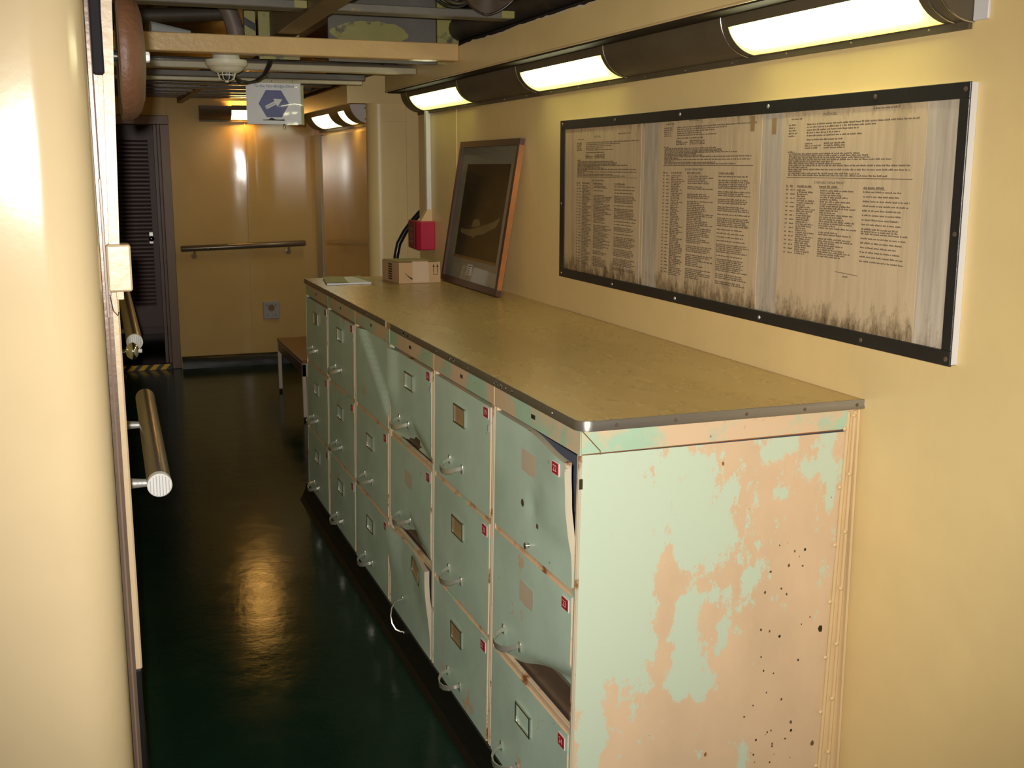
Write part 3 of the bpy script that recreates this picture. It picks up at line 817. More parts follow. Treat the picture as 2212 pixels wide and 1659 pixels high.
        if (c, r) not in no_tag:
            vv = .482 if (c, r) == (6, 1) else .503; zz = {1: .994, 2: .676, 3: .350}[r]
            if (c, r) == (6, 1): zz = .988
            p = at_front(vv, zz)
            inst('number_tag_backing', tagb_me, dr, (p.x - .0022, p.y, p.z))
            tg = inst('number_tag', tag_me, dr, (p.x - .0032, p.y, p.z))
            px, py_, pz = p.x - .0056, p.y, p.z
            tm = text_mb(str(nums[c][r - 1]), .021, lambda a, b_: (px, py_ - a, pz + b_))
            mk('number', tm, m_letter, dr)
        if r == 1 and (c, r) != (6, 1):
            inst('lock', lock_me, dr, (at_front(.515, .955).x - .001, y1 - .52, .955))
        if (c, r) in ((6, 2), (4, 1), (4, 2)):
            mk('inner_lip', cab_tr(MB().box(XFR + .018, XFR + .026, yl, yh, z0 - .004, z0 + .075)), m_seam, dr)
        if (c, r) == (6, 1):
            # drawer tub seen through the gap
            mk('tub', cab_tr(MB().box(XFR + .03, 1.50, yl + .03, yl + .036, z0 + .01, z1 - .04).box(XFR + .03, 1.5, yl + .03, yh - .03, z0 + .01, z0 + .016)), m_darkgrey, dr)

# worn end panel and mitred rim of the nearest cabinet
near = [o for o in COL.objects if o.name.startswith('filing_cabinet')][-1]
ys = 2.1205
def side_pt(u, v_):
    z = 1.022 - .95 * v_
    xr = 1.601 - .038 * max(0, (1.04 - z)) + .004 * mnoise.noise((z * 9, 1, 2)) + .002 * mnoise.noise((z * 40, 4, 2))
    xl = shx(XFR + .001, z)
    return (xl + (xr - xl) * u, ys, z)
nu, nv = 110, 150
sp_o = mk('end_panel', MB().grid(side_pt, nu, nv), m_side, near, label='end panel with mint paint worn through to pink')
G = []   # wear blobs in panel space: (u, z, ru, rz, weight)
def PX(x, y, rx, ry, wgt):
    k = (y - 985) / 671.; xl_ = 1257 - 23 * k; xr_ = 1828 - 70 * k
    G.append(((x - xl_) / (xr_ - xl_), 1.022 - .838 * k, rx / 555., ry / 800., wgt))
for q in ((1310, 1090, 95, 150, .75), (1300, 1300, 75, 150, .75), (1350, 1200, 70, 140, .55), (1330, 1010, 90, 40, .55), (1480, 1015, 55, 22, .55), (1480, 1120, 70, 70, .5),
          (1500, 1070, 60, 30, .4), (1535, 1180, 26, 45, .55), (1475, 1300, 32, 90, .6), (1470, 1160, 50, 90, .35), (1560, 1270, 22, 26, .5), (1430, 1360, 45, 60, .5), (1440, 1430, 70, 24, .6),
          (1500, 1450, 35, 35, .45), (1540, 1360, 35, 30, .4), (1690, 985, 26, 24, .55), (1665, 1010, 20, 22, .5), (1785, 1010, 18, 55, .6), (1793, 1100, 10, 45, .6), (1745, 1050, 45, 22, .5), (1700, 1090, 30, 16, .4),
          (1660, 1060, 40, 40, .3), (1610, 1250, 30, 35, .4), (1600, 1160, 40, 60, .25), (1270, 1560, 22, 80, .5), (1290, 1500, 18, 40, .5), (1300, 1600, 22, 30, .35), (1595, 1620, 22, 45, .45), (1445, 1640, 14, 22, .45),
          (1770, 1260, 8, 40, .5), (1758, 1340, 10, 28, .5), (1600, 1300, 30, 20, .35), (1500, 1590, 16, 20, .3), (1405, 1530, 16, 28, .35), (1570, 1100, 50, 60, .2),
          (1430, 1290, 20, 190, -.55), (1425, 1200, 30, 40, -.35), (1500, 1240, 60, 40, -.25), (1420, 1410, 24, 50, -.35), (1390, 1030, 20, 30, -.5), (1375, 1120, 6, 40, -.45), (1350, 1155, 20, 5, -.45), (1310, 1315, 12, 12, -.6), (1275, 1020, 14, 14, -.6),
          (1460, 1090, 26, 20, -.3), (1700, 1500, 150, 200, -.25), (1640, 1080, 60, 80, -.15), (1400, 1560, 80, 60, -.2)):
    PX(*q)
wear = []
for j in range(nv + 1):
    for i in range(nu + 1):
        u = i / nu; z = 1.022 - .95 * j / nv
        f = -.24
        for (gu, gz, ru, rz, wg) in G: f += wg * math.exp(-(((u - gu) / ru) ** 2 + ((z - gz) / rz) ** 2))
        wear.append(max(-.6, min(.5, f)))
sp_o.data.attributes.new('wear', 'FLOAT', 'POINT').data.foreach_set('value', wear)
mk('end_rim', MB().prism([(XFR - .001, ys + .004, 1.0255), (1.600, ys + .004, 1.029), (1.602, ys + .004, 1.077), (XFR - .001, ys + .004, 1.077)], (0, -.0065, 0)), m_rim, near)
mk('mitre_joint', MB().tube([(XFR, ys - .003, 1.076), (XFR + .042, ys - .003, 1.030), (XFR + .042, ys - .003, 1.022)], .0013, 5), m_rustline, near)
mk('rim_joint', MB().tube([(XFR, ys - .0015, 1.0245), (1.60, ys - .0015, 1.0275)], .0014, 5), m_rustline, near)
mk('corner_post', cab_tr(MB().bbox(XFR - .002, XFR + .003, ys - .0008, ys + .004, .075, 1.021, .0006)), m_ridge, near)
mk('hinge_clip', MB().bbox(XFR - .005, XFR + .004, ys - .003, ys + .006, .948, .972, .0015), m_bright, near)
for k in range(46):   # rust chips down the right part of the panel
    z = random.choice((.5, .62, .35, .28, .22, .2, .75)) + random.uniform(-.06, .06); x = 1.44 + random.gauss(0, .045)
    x = min(1.55, max(1.2, x)); rr = random.uniform(.0012, .0042)
    if k == 0: x, z, rr = 1.560, .545, .009
    if k == 1: x, z, rr = 1.555, .250, .007
    mk('rust_chip', MB().add([(x + rr * math.cos(a * 1.05) * random.uniform(.6, 1.1), ys - .0007, z + rr * math.sin(a * 1.05) * random.uniform(.7, 1.4)) for a in range(6)], [tuple(range(6))]), m_seam if k % 3 else m_black, near)

# black base under the cabinets
struct('trim_5', MB().prism([(.872, 2.125, 0), (.886, 2.125, .018), (.900, 2.125, .050), (.9085, 2.125, .084), (1.62, 2.125, .084), (1.62, 2.125, 0)], (0, 3.30, 0)), m_rubber)
# ribbed cream corner strip between cabinet end and wall
tr = struct('trim_6', MB().add([side_pt(1.0, j / 60.)[:1] + (2.1212, side_pt(1, j / 60.)[2]) for j in range(61)] + [(XW, 2.1212, 1.022 - .95 * j / 60.) for j in range(61)], [(j, j + 1, 62 + j, 61 + j) for j in range(60)]).box(1.598, XW, 2.121, 2.135, 1.022, 1.077), m_trim)
mk('rib', MB().tube([(1.604, 2.118, 1.07), (1.575, 2.118, .10)], .0045, 8), m_trim, tr, 60)
mk('rib', MB().tube([(1.621, 2.118, 1.07), (1.602, 2.118, .10)], .0045, 8), m_trim, tr, 60)
mk('rib', MB().bbox(1.6225, XW - .0005, 2.106, 2.122, .05, 1.076, .003), m_trim, tr)
for k in range(7):
    z = 1.06 - k * .14
    mk('rivet', MB().lathe([(.0055, 0), (.004, .003), (.0005, .004)], (1.617 - (1.06 - z) * .020, 2.1155, z), (0, -1, 0), 10), m_trim, tr, 60)
    mk('rivet', MB().lathe([(.0055, 0), (.004, .003), (.0005, .004)], (1.594 - (1.06 - z) * .032, 2.1155, z - .03), (0, -1, 0), 10), m_trim, tr, 60)

# ------------------------------------------------------------------ worktop
wt = thing('worktop', 'long tan laminate worktop with steel edging across the filing cabinets', 'worktop', (1.27, 3.73, 1.078))
x0, x1, y0, y1, rc = .922, XW - .001, 2.100, 5.372, .030
plan = [(x0 + rc - rc * math.cos(math.pi / 2 * k / 8), y0 + rc - rc * math.sin(math.pi / 2 * k / 8)) for k in range(9)] + [(x1, y0), (x1, y1), (x0, y1)]
mk('laminate_top', MB().prism([(x, y, 1.0785) for x, y in plan], (0, 0, .0212)), m_top, wt)
def edging(path, name, t=.0022):
    m_ = MB(); P = [Vector((p[0], p[1], 0)) for p in path]; n = len(P); vs = []
    for i, p in enumerate(P):
        d = (P[min(i + 1, n - 1)] - P[max(i - 1, 0)]).normalized(); o_ = Vector((d.y, -d.x, 0))
        for off, z in ((0., 1.0783), (t, 1.0783), (t, 1.0985), (t * .5, 1.1003), (-.0015, 1.1003)): vs.append((p.x + o_.x * off, p.y + o_.y * off, z))
    fs = [(i * 5 + k, i * 5 + (k + 1) % 5, (i + 1) * 5 + (k + 1) % 5, (i + 1) * 5 + k) for i in range(n - 1) for k in range(5)] + [(0, 1, 2, 3, 4), tuple((n - 1) * 5 + k for k in (4, 3, 2, 1, 0))]
    m_.add(vs, fs); return mk(name, m_, m_steel, wt, 50)
front = [(x0, y) for y in (3.700, 3.4, 3.0, 2.6, 2.3)] + plan[:9] + [(1.1, y0), (1.3, y0), (1.5, y0), (x1 + .004, y0)]
edging(front, 'edge_strip')
edging([(x0, y1), (x0, 5.0), (x0, 4.5), (x0, 4.0), (x0, 3.772)], 'edge_strip')
for k in range(11):
    y = 2.25 + k * .30
    if abs(y - 3.73) > .06: mk('screw', MB().lathe([(.0042, 0), (.0036, .0012), (.0005, .0015)], (x0 - .0024, y, 1.0885), (-1, 0, 0), 8), m_bright, wt)
for x in (1.005, 1.145, 1.32, 1.47, 1.61): mk('screw', MB().lathe([(.0042, 0), (.0036, .0012), (.0005, .0015)], (x, y0 - .0024, 1.0885), (0, -1, 0), 8), m_seam, wt)
for (yy, a, b_) in ((2.62, .030, .004), (2.58, .012, .006), (2.50, .016, .003), (3.02, .03, .005), (2.98, .02, .004), (3.52, .03, .006), (3.47, .03, .005)):   # paint scrapes on the edging
    mk('paint_scrape', MB().add([(x0 - .0026, yy + a * (k / 3 - .5), 1.089 + b_ * math.sin(k * 2.1 + yy * 9)) for k in range(4)] + [(x0 - .0026, yy + a * (k / 3 - .5) + .004, 1.0895 + b_ * math.sin(k * 2.1 + yy * 9 + .5)) for k in (3, 2, 1, 0)], [tuple(range(8))]), m_letter, wt)

# ------------------------------------------------------------------ things on the worktop
bx = thing('cardboard_box', 'small taped cardboard parcel box with two up arrows on the worktop', 'box', (1.37, 5.08, 1.1003))
bA, bB, bC, bD = (1.283, 4.981), (1.477, 4.976), (1.452, 5.19), (1.258, 5.195)
zb0, zb1 = 1.1004, 1.195
bm_ = MB().add([(*bA, zb0), (*bB, zb0), (*bC, zb0), (*bD, zb0), (*bA, zb1), (*bB, zb1), (*bC, zb1), (*bD, zb1)], [(0, 1, 5, 4), (1, 2, 6, 5), (2, 3, 7, 6), (3, 0, 4, 7), (0, 3, 2, 1), (4, 5, 6, 7)])
mk('carton', bm_, m_cardb, bx)
def bxp(s_, z, off=.0006):   # point on the front face: s 0..1
    return (bA[0] + (bB[0] - bA[0]) * s_, bA[1] + (bB[1] - bA[1]) * s_ - off, z)
mk('flap', MB().quad((bA[0] + .001, bA[1] + .001, zb1 + .002), (bB[0] - .012, bB[1] + .002, zb1 + .002), (bC[0] - .012, bC[1] - .10, zb1 + .004), (bD[0] + .002, bD[1] - .10, zb1 + .004)), m_cardb2, bx)
mk('flap', MB().quad((bA[0] - .02, bA[1] + .11, zb1 + .002), (bC[0] - .012, bC[1] - .095, zb1 + .002), (bC[0] - .03, bC[1], zb1 + .003), (bD[0] + .001, bD[1], zb1 + .003)), m_cardb2, bx)
tp = MB().quad(bxp(.325, zb0 + .003), bxp(.725, zb0 + .003), bxp(.705, zb1 + .003), bxp(.320, zb1 + .003))
tp.quad(bxp(.320, zb1 + .003), bxp(.705, zb1 + .003), (1.405, 5.03, zb1 + .005), (1.335, 5.03, zb1 + .005))
mk('packing_tape', tp, m_tape, bx)
sm_ = MB(); n = 8
top_ = [bxp(.13 + .19 * k / n, 1.152 - .029 * math.sin(k / n * 1.35) , .001) for k in range(n + 1)]
bot_ = [bxp(.13 + .19 * k / n, 1.152 - .029 * math.sin(k / n * 1.35) - .0072 * (k / n) ** .7 - .0008, .001) for k in range(n + 1)]
sm_.add(top_ + bot_, [(k, k + 1, n + 2 + k, n + 1 + k) for k in range(n)])
mk('printed_curve', sm_, m_ink, bx)
ar = MB()
for s_ in (.835, .925):
    ar.quad(bxp(s_ - .008, 1.145, .001), bxp(s_ + .008, 1.145, .001), bxp(s_ + .008, 1.175, .001), bxp(s_ - .008, 1.175, .001))
    ar.add([bxp(s_ - .028, 1.172, .001), bxp(s_ + .028, 1.172, .001), bxp(s_, 1.186, .001)], [(0, 1, 2)])
ar.quad(bxp(.815, 1.137, .001), bxp(.945, 1.137, .001), bxp(.945, 1.1395, .001), bxp(.815, 1.1395, .001))
mk('up_arrows', ar, m_ink, bx)
pr = MB()
for k in range(7): 
    a = .45 + .12 * mnoise.noise((k, 3, 1)); z = 1.112 + k * .011
    f_ = lambda t_: (bA[0] + (bD[0] - bA[0]) * t_ - .0008, bA[1] + (bD[1] - bA[1]) * t_, 0)
    q0, q1 = f_(.40), f_(.40 + .22)
    pr.quad((q0[0], q0[1], z), (q1[0], q1[1], z), (q1[0], q1[1], z + .007), (q0[0], q0[1], z + .007))
mk('side_print', pr, m_ink, bx)

# stack of pale green papers with a curled corner
def pad(u, v_):
    A, B_, C_, D_ = Vector((.962, 5.03, 0)), Vector((1.172, 5.022, 0)), Vector((1.178, 5.335, 0)), Vector((1.000, 5.322, 0))
    p = (A * (1 - u) + B_ * u) * (1 - v_) + (D_ * (1 - u) + C_ * u) * v_
    z = 1.1082 + .012 * sstep(.86, 1., u) * (1 - v_) ** 2 - .004 * sstep(.3, .8, u) * (1 - v_) + .002 * math.sin(u * 7)
    return (p.x + .02 * sstep(.8, 1., u) * (1 - v_) ** 2, p.y, z)
pt = thing('paper_stack', 'pale green papers with a curled corner on the far end of the worktop', 'papers', (1.08, 5.17, 1.1004))
mk('sheets', MB().prism([(.964, 5.032, 1.1004), (1.165, 5.024, 1.1004), (1.175, 5.33, 1.1004), (1.002, 5.32, 1.1004)], (0, 0, .0062)), m_paper, pt)
mk('top_sheet', MB().grid(pad, 20, 12), m_greenpaper, pt, 60)

# leaning framed picture
fr_root = thing('picture_frame', 'wood framed aerial photograph of a ship leaning on the wall', 'picture', (1.53, 4.70, 1.1003))
FB = Vector((1.534, 0, 1.1012)); FT = Vector((1.6285, 0, 1.731)); fup = (FT - FB); FH = fup.length; fup.normalize()
fnm = Vector((-fup.z, 0, fup.x)); FW = .785; FY1 = 5.098
def fp(u, w_, d):   # u metres from far edge towards camera, w up, d out of the picture
    p = FB + fup * w_ + fnm * d; return (p.x, FY1 - u - .045 * w_, p.z)
def fbar(mb, u0, u1, w0, w1, d0, d1):
    vs = [fp(u, w_, d) for u in (u0, u1) for w_ in (w0, w1) for d in (d0, d1)]
    mb.add(vs, [(0, 1, 3, 2), (4, 6, 7, 5), (0, 4, 5, 1), (2, 3, 7, 6), (0, 2, 6, 4), (1, 5, 7, 3)]); return mb
fb = .026
for nm_, a in (('frame_bar', (0, FW, 0, fb)), ('frame_bar', (0, FW, FH - fb, FH)), ('frame_bar', (0, fb, fb, FH - fb)), ('frame_bar', (FW - fb, FW, fb, FH - fb))):
    mbb = MB(); mbb.cur = 0
    fbar(mbb, *a, .0205, .0215); mbb.cur = 1; fbar(mbb, *a, 0, .0205)
    mk(nm_, mbb, [m_woodd, m_wood if a[1] == FW and a[0] > 0 else m_woodd], fr_root)
mk('mat_board', fbar(MB(), fb, FW - fb, fb, FH - fb, .004, .008), m_mat, fr_root)
pu0, pu1, pw0, pw1 = .120, FW - .095, .130, FH - .100
ph = mk('photograph', fbar(MB(), pu0, pu1, pw0, pw1, .008, .0088), m_photo, fr_root)
mk('liner', fbar(MB(), pu0 - .012, pu1 + .006, pw0 - .012, pw0, .008, .0098), m_liner, fr_root)
for k in range(3): mk('liner', fbar(MB(), pu0 - .018 - .008 * k, pu0 - .0165 - .008 * k, pw0 - .012, pw1, .008, .0092), m_liner, fr_root)
def fpoly(pts, d): return MB().add([fp(u, w_, d) for u, w_ in pts], [tuple(range(len(pts)))])
shp = [(.163, .252), (.158, .232), (.246, .223), (.323, .222), (.349, .214), (.374, .226), (.478, .238), (.625, .275), (.645, .294), (.660, .316), (.615, .304), (.540, .287), (.445, .279), (.310, .257), (.205, .247)]
mk('ship_hull', fpoly(shp, .0092), m_ship, fr_root)
mk('ship_deck', fpoly([(.19, .247), (.31, .252), (.445, .272), (.60, .297), (.60, .303), (.52, .290), (.43, .284), (.36, .275), (.30, .268), (.215, .262)], .0095), m_ship2, fr_root)
mk('ship_house', fpoly([(.308, .258), (.42, .272), (.42, .281), (.400, .297), (.357, .299), (.318, .290)], .0098), m_ship, fr_root)
mk('caption_card', fbar(MB(), .330, .395, .052, .100, .008, .0086), m_paper, fr_root)
cp_ = MB()
for k in range(4): fbar(cp_, .340, .340 + (.045 if k == 0 else .02 + .01 * (k % 2)), .088 - k * .010, .0915 - k * .010, .0087, .0089)
mk('caption_print', cp_, m_ink, fr_root)
mk('glass', fbar(MB(), fb, FW - fb, fb, FH - fb, .0145, .016), m_glass, fr_root)
mk('backing', fbar(MB(), .004, FW - .004, .004, FH - .004, -.002, 0), m_cardb, fr_root)

# ------------------------------------------------------------------ notice board
nb = thing('notice_board', 'long black framed notice board of three typed station bills on the right wall', 'notice board', (1.62, 2.85, 1.505))
BX = 1.6125; bz0, bz1, byl, byr = 1.2235, 1.7855, 3.882, 1.813
mk('backboard', MB().box(BX + .003, XW - .0005, byr + .003, byl - .003, bz0 + .002, bz1 - .002), m_backing, nb)
mk('edge_return', MB().box(BX + .0015, XW - .0005, byr - .0005, byr + .003, bz0 + .004, bz1 - .001), m_cap, nb, label='pale edge of the board')
fwid = .032
for a in ((byr, byl, bz1 - fwid, bz1), (byr, byl, bz0, bz0 + fwid), (byl - .040, byl, bz0 + fwid, bz1 - fwid), (byr, byr + .028, bz0 + fwid, bz1 - fwid)):
    mk('frame_strip', MB().bbox(BX - .002, BX + .0035, a[0], a[1], a[2], a[3], .001), m_black, nb)
for y in (3.86, 3.42, 2.98, 2.52, 2.10, 1.825):
    for z in (bz1 - .014, bz0 + .014):
        mk('screw', MB().lathe([(.0055, 0), (.0045, .002), (.0005, .003)], (BX - .002, y, z), (-1, 0, 0), 10), m_alum if (y * 10) % 2 > 1 else m_seam, nb)
mk('screw', MB().lathe([(.0055, 0), (.0045, .002), (.0005, .003)], (BX - .002, 1.826, 1.49), (-1, 0, 0), 10), m_seam, nb)
mk('screw', MB().lathe([(.0055, 0), (.0045, .002), (.0005, .003)], (BX - .002, 3.866, 1.49), (-1, 0, 0), 10), m_seam, nb)
sheets = [(3.845, 3.215, 1.755, 1.255), (3.115, 2.55, 1.755, 1.255), (2.455, 1.935, 1.755, 1.255)]
rng = random.Random(5)


def letters(mb, y, z, n, size, x):
    """a run of n tiny typed characters to the right of y (decreasing y)"""
    for k in range(n):
        a = y - k * size * .62; h_ = size * rng.choice((.62, .62, .7, .95)); wq = size * .46
        mb.quad((x, a, z), (x, a - wq, z), (x, a - wq, z + h_), (x, a, z + h_))
    return y - n * size * .62


def typed(mb, y, z, width, size, x):
    end = y - width
    while y > end + size:
        n = min(rng.randint(2, 9), max(1, int((y - end) / (size * .62)))); y = letters(mb, y, z, n, size, x) - size * .62


heads = ['DECK DEPARTMENT', 'ENGINE DEPARTMENT', 'STEWARD DEPARTMENT']
tops = [1.722, 1.752, 1.742]; rules = [1.594, 1.632, 1.604]; L0 = [3.735, 3.083, 2.430]; R0 = [3.245, 2.575, 1.957]; zend = [1.285, 1.300, 1.412]
for i, (ya, yb, zt, zb) in enumerate(sheets):
    xs = BX + .0022
    sh = mk('sheet', MB().box(xs, xs + .0008, yb, ya, zb, zt), m_sheet_paper, nb)
    tx = MB(); xl = xs - .0004; l0, r0 = L0[i], R0[i]; Wd = l0 - r0; t0 = tops[i]; sz = .0043; kk = (t0 - rules[i]) / .138
    P = lambda f_: l0 - Wd * f_
    typed(tx, P(.02), t0 - .008, Wd * .10, sz, xl); typed(tx, P(.68), t0 + .004, Wd * .20, sz, xl)
    z = t0 - .022 * kk
    for k in range(5):
        typed(tx, P(0), z, Wd * rng.uniform(.06, .11), sz, xl)
        typed(tx, P(.16), z, Wd * (.84, .55, .42, .28, .45)[k], sz, xl); z -= .0066 * kk
    z -= .003 * kk; typed(tx, P(.16), z, Wd * .30, sz, xl); z -= .009 * kk
    for k in range(3): typed(tx, P(.15), z, Wd * (.07, .14, .12)[k], sz, xl); typed(tx, P(.31), z, Wd * .17, sz, xl); z -= .0052 * kk
    z -= .0035 * kk; typed(tx, P(0), z, Wd * .07, sz, xl); z -= .0048 * kk
    for k in range(12): typed(tx, P(.012), z, Wd * (.60, .66, .66, .82, .38, .45, .95, .17, .95, .12, .60, .80)[k], sz, xl); z -= .0046 * kk
    tx.quad((xl, P(0), z), (xl, P(.98), z), (xl, P(.98), z + .0014), (xl, P(0), z + .0014)); z -= .0115
    zhd = z; z -= .010
    for f_, wd in ((0, .025), (.035, .03), (.10, .13), (.29, .16), (.64, .16)):
        typed(tx, P(f_), z, Wd * wd, sz * 1.15, xl); tx.quad((xl, P(f_), z - .002), (xl, P(f_ + wd), z - .002), (xl, P(f_ + wd), z - .001), (xl, P(f_), z - .001))
    z -= .009
    row = 0
    while z > zend[i]:
        if row % 2 == 0: typed(tx, P(0), z, Wd * .025, sz, xl); typed(tx, P(.04), z, Wd * .045, sz, xl)
        typed(tx, P(.10), z, Wd * rng.uniform(.08, .17), sz, xl)
        if rng.random() < .9: typed(tx, P(.30), z, Wd * rng.uniform(.14, .31), sz, xl)
        if row % 2 == 0 or rng.random() < (.55 if i < 2 else .2): typed(tx, P(.64), z, Wd * rng.uniform(.26, .34), sz, xl)
        z -= .0051; row += 1
    if i == 2:
        tx.quad((xl, 2.215, 1.382), (xl, 2.130, 1.379), (xl, 2.130, 1.3803), (xl, 2.215, 1.3833))
        typed(tx, 2.185, 1.372, .02, sz, xl)
    mk('typed_text', tx, m_faint, sh, kind='stuff')
    yc = P(.37)
    mk('heading', text_mb(heads[i], .0085, lambda a, b_: (xl - .0002, yc - a * 1.25, zhd + .001 + b_)), m_ink, sh)
    mk('heading', text_mb('STATION BILL', .009, lambda a, b_: (xl - .0002, yc + .01 - a, t0 + b_)), m_ink, sh)
    if i == 0: mk('fold', MB().box(xs - .0004, xs, 3.2315, 3.2330, zb, zt), m_paper, sh)
for k, (y, z) in enumerate(((2.46, 1.742), (2.56, 1.752))): mk('tape_stain', MB().box(BX + .0016, BX + .0024, y + .025, y + .045, z - .04, z), m_card, nb)
mk('clear_cover', MB().box(BX - .0006, BX + .0006, byr + .02, byl - .03, bz0 + .02, bz1 - .02), m_glass, nb)

# ------------------------------------------------------------------ alarm station, conduit, hose
fx = thing('fire_alarm_box', 'red fire alarm pull box with lettered face on the right wall', 'alarm box', (1.59, 5.66, 1.275))
mk('case', MB().bbox(1.552, XW - .0005, 5.577, 5.765, 1.204, 1.347, .004), m_red, fx)
mk('front_cover', MB().prism([(1.552, 5.577, 1.204), (1.540, 5.605, 1.206), (1.535, 5.74, 1.212), (1.552, 5.765, 1.21)], (0, 0, .141)), m_red, fx)
mk('letter_plate', MB().box(1.5325, 1.536, 5.622, 5.742, 1.214, 1.345), m_redside, fx)
lt = MB()
xx = 1.5318
lt.quad((xx, 5.684, 1.330), (xx, 5.680, 1.330), (xx, 5.680, 1.340), (xx, 5.684, 1.340))
for k in range(6): lt.quad((xx, 5.72 - k * .014, 1.300), (xx, 5.712 - k * .014, 1.300), (xx, 5.712 - k * .014, 1.318), (xx, 5.72 - k * .014, 1.318))
lt.add([(xx, 5.72, 1.292), (xx, 5.64, 1.292), (xx, 5.64, 1.288), (xx, 5.72, 1.288)], [(0, 1, 2, 3)])
lt.add([(xx, 5.71, 1.283), (xx, 5.69, 1.283), (xx, 5.676, 1.266), (xx, 5.66, 1.283), (xx, 5.645, 1.283), (xx, 5.676, 1.256)], [(0, 1, 2, 5), (5, 2, 3, 4)])
for k in range(4): lt.quad((xx, 5.715 - k * .02, 1.238), (xx, 5.702 - k * .02, 1.238), (xx, 5.702 - k * .02, 1.252), (xx, 5.715 - k * .02, 1.252))
lt.quad((xx, 5.684, 1.217), (xx, 5.680, 1.217), (xx, 5.680, 1.234), (xx, 5.684, 1.234))
mk('letters', lt, m_letter_dim, fx)

cd = thing('conduit', 'white vertical conduit running from the wall light down to the red alarm box', 'conduit', (1.61, 5.65, 1.35))
mk('duct', MB().bbox(1.604, XW - .0005, 5.632, 5.668, 1.40, 1.897, .003), m_white, cd)
mk('flared_end', MB().prism([(1.570, 5.63, 1.348), (XW - .0005, 5.63, 1.348), (XW - .0005, 5.63, 1.408), (1.606, 5.63, 1.408)], (0, .04, 0)), m_trim, cd)

ho = mk('hose', MB().tube([(1.84, 6.17, 1.44), (1.76, 6.17, 1.405), (1.712, 6.17, 1.366), (1.668, 6.17, 1.318), (1.625, 6.17, 1.262), (1.590, 6.17, 1.200), (1.574, 6.17, 1.128), (1.583, 6.17, 1.05), (1.61, 6.17, .93), (1.63, 6.17, .75)], .0155, 14), m_hose, None, 60)
tag(ho, 'thick black hose curving down behind the cardboard box', 'hose')

# ------------------------------------------------------------------ far end things
rl = thing('handrail', 'bronze handrail fixed to the end wall beside the door frame', 'handrail', (1.13, YE - .07, .98))
mk('rail', MB().tube([(.638, YE - .08, .974), (.650, YE - .08, .9745), (1.62, YE - .08, 1.000), (1.635, YE - .08, 1.0005)], [.020, .025, .025, .020], 16), m_rail, rl, 60)
for x, z in ((.745, .94), (1.50, .962)):
    mk('bracket', MB().tube([(x, YE - .004 - (.02 if x > 1.1 else 0), z - .03), (x, YE - .03, z - .03), (x, YE - .06, z - .01), (x, YE - .08, z + .018)], [.024, .013, .011, .012], 12), m_alum, rl, 60)

ol = thing('outlet_plate', 'square grey socket plate low on the end wall above the bench', 'socket', (1.344, YE - .014, .448))
mk('plate', MB().bbox(1.277, 1.412, YE - .030, YE - .002, .376, .520, .004), m_greyplate, ol)
mk('socket_face', MB().lathe([(.027, 0), (.026, .004), (.02, .0045), (.019, .002), (.001, .002)], (1.344, YE - .030, .468), (0, -1, 0), 20), m_liner, ol, 40)
for x, z in ((1.310, .408), (1.378, .408), (1.308, .49), (1.38, .49)): mk('screw', MB().lathe([(.0045, 0), (.004, .002), (.0005, .003)], (x, YE - .030, z), (0, -1, 0), 8), m_black, ol)

bn = thing('bench', 'low bench with a worn wooden top and pale legs beyond the far cabinet', 'bench', (1.45, 7.7, 0))
mk('seat_top', MB().bbox(1.20, 1.70, 7.185, 8.245, .372, .396, .004), m_benchtop, bn)
mk('apron', MB().bbox(1.203, 1.225, 7.20, 8.23, .302, .372, .002), m_benchside, bn)
mk('apron', MB().bbox(1.675, 1.697, 7.20, 8.23, .302, .372, .002), m_benchside, bn)
mk('apron', MB().bbox(1.200, 1.70, 7.184, 7.20, .290, .376, .002), m_benchleg, bn)
mk('apron', MB().bbox(1.205, 1.70, 8.228, 8.243, .302, .372, .002), m_benchleg, bn)
for x in (1.20, 1.672):
    for y in (7.184, 8.215):
        lg = mk('leg', MB().bbox(x, x + .026, y, y + .026, .022, .372, .002), m_benchleg, bn)
        mk('foot', MB().lathe([(.011, 0), (.011, .014), (.007, .022)], (x + .013, y + .013, 0), (0, 0, 1), 10), m_black, lg)

hz = thing('hazard_tape', 'black and yellow striped tape on the sill of the far doorway', 'tape', (.33, YE - .02, .001))
mk('tape', MB().box(.052, .528, YE - .043, YE + .015, .0003, .046), m_rubber, hz)
for k in range(5):
    x = .090 + k * .085
    mk('stripe', MB().quad((x, YE - .0436, .002), (x + .046, YE - .0436, .002), (x + .088, YE - .0436, .045), (x + .042, YE - .0436, .045)), m_yellow, hz)

# ------------------------------------------------------------------ sign, detector, wires
sg = thing('paper_sign', 'white hanging paper sign with a blue hexagon and white arrow', 'sign', (.86, 5.70, 2.022))
SX0, SX1, SZ0, SZ1, SY = .727, .990, 1.824, 2.021, 5.70
mk('paper', MB().box(SX0, SX1, SY, SY + .002, SZ0, SZ1), m_paper, sg)
hx, hz_ = .858, 1.921
mk('hexagon', MB().add([(hx + .0735 * math.cos(math.pi / 3 * k), SY - .0006, hz_ + .0735 * math.sin(math.pi / 3 * k) * 1.0) for k in range(6)], [tuple(range(6))]), m_blue, sg)
ca, sa = math.cos(math.radians(27)), math.sin(math.radians(27))
arw = [(-.044, -.0085), (.008, -.0085), (.008, -.0215), (.046, 0), (.008, .0215), (.008, .0085), (-.044, .0085)]
mk('arrow', MB().add([(hx + a * ca - b_ * sa, SY - .0010, hz_ + .001 + a * sa + b_ * ca) for a, b_ in arw], [(0, 1, 5, 6), (2, 3, 4), (1, 2, 4, 5)]), m_paper, sg)
at2 = MB()
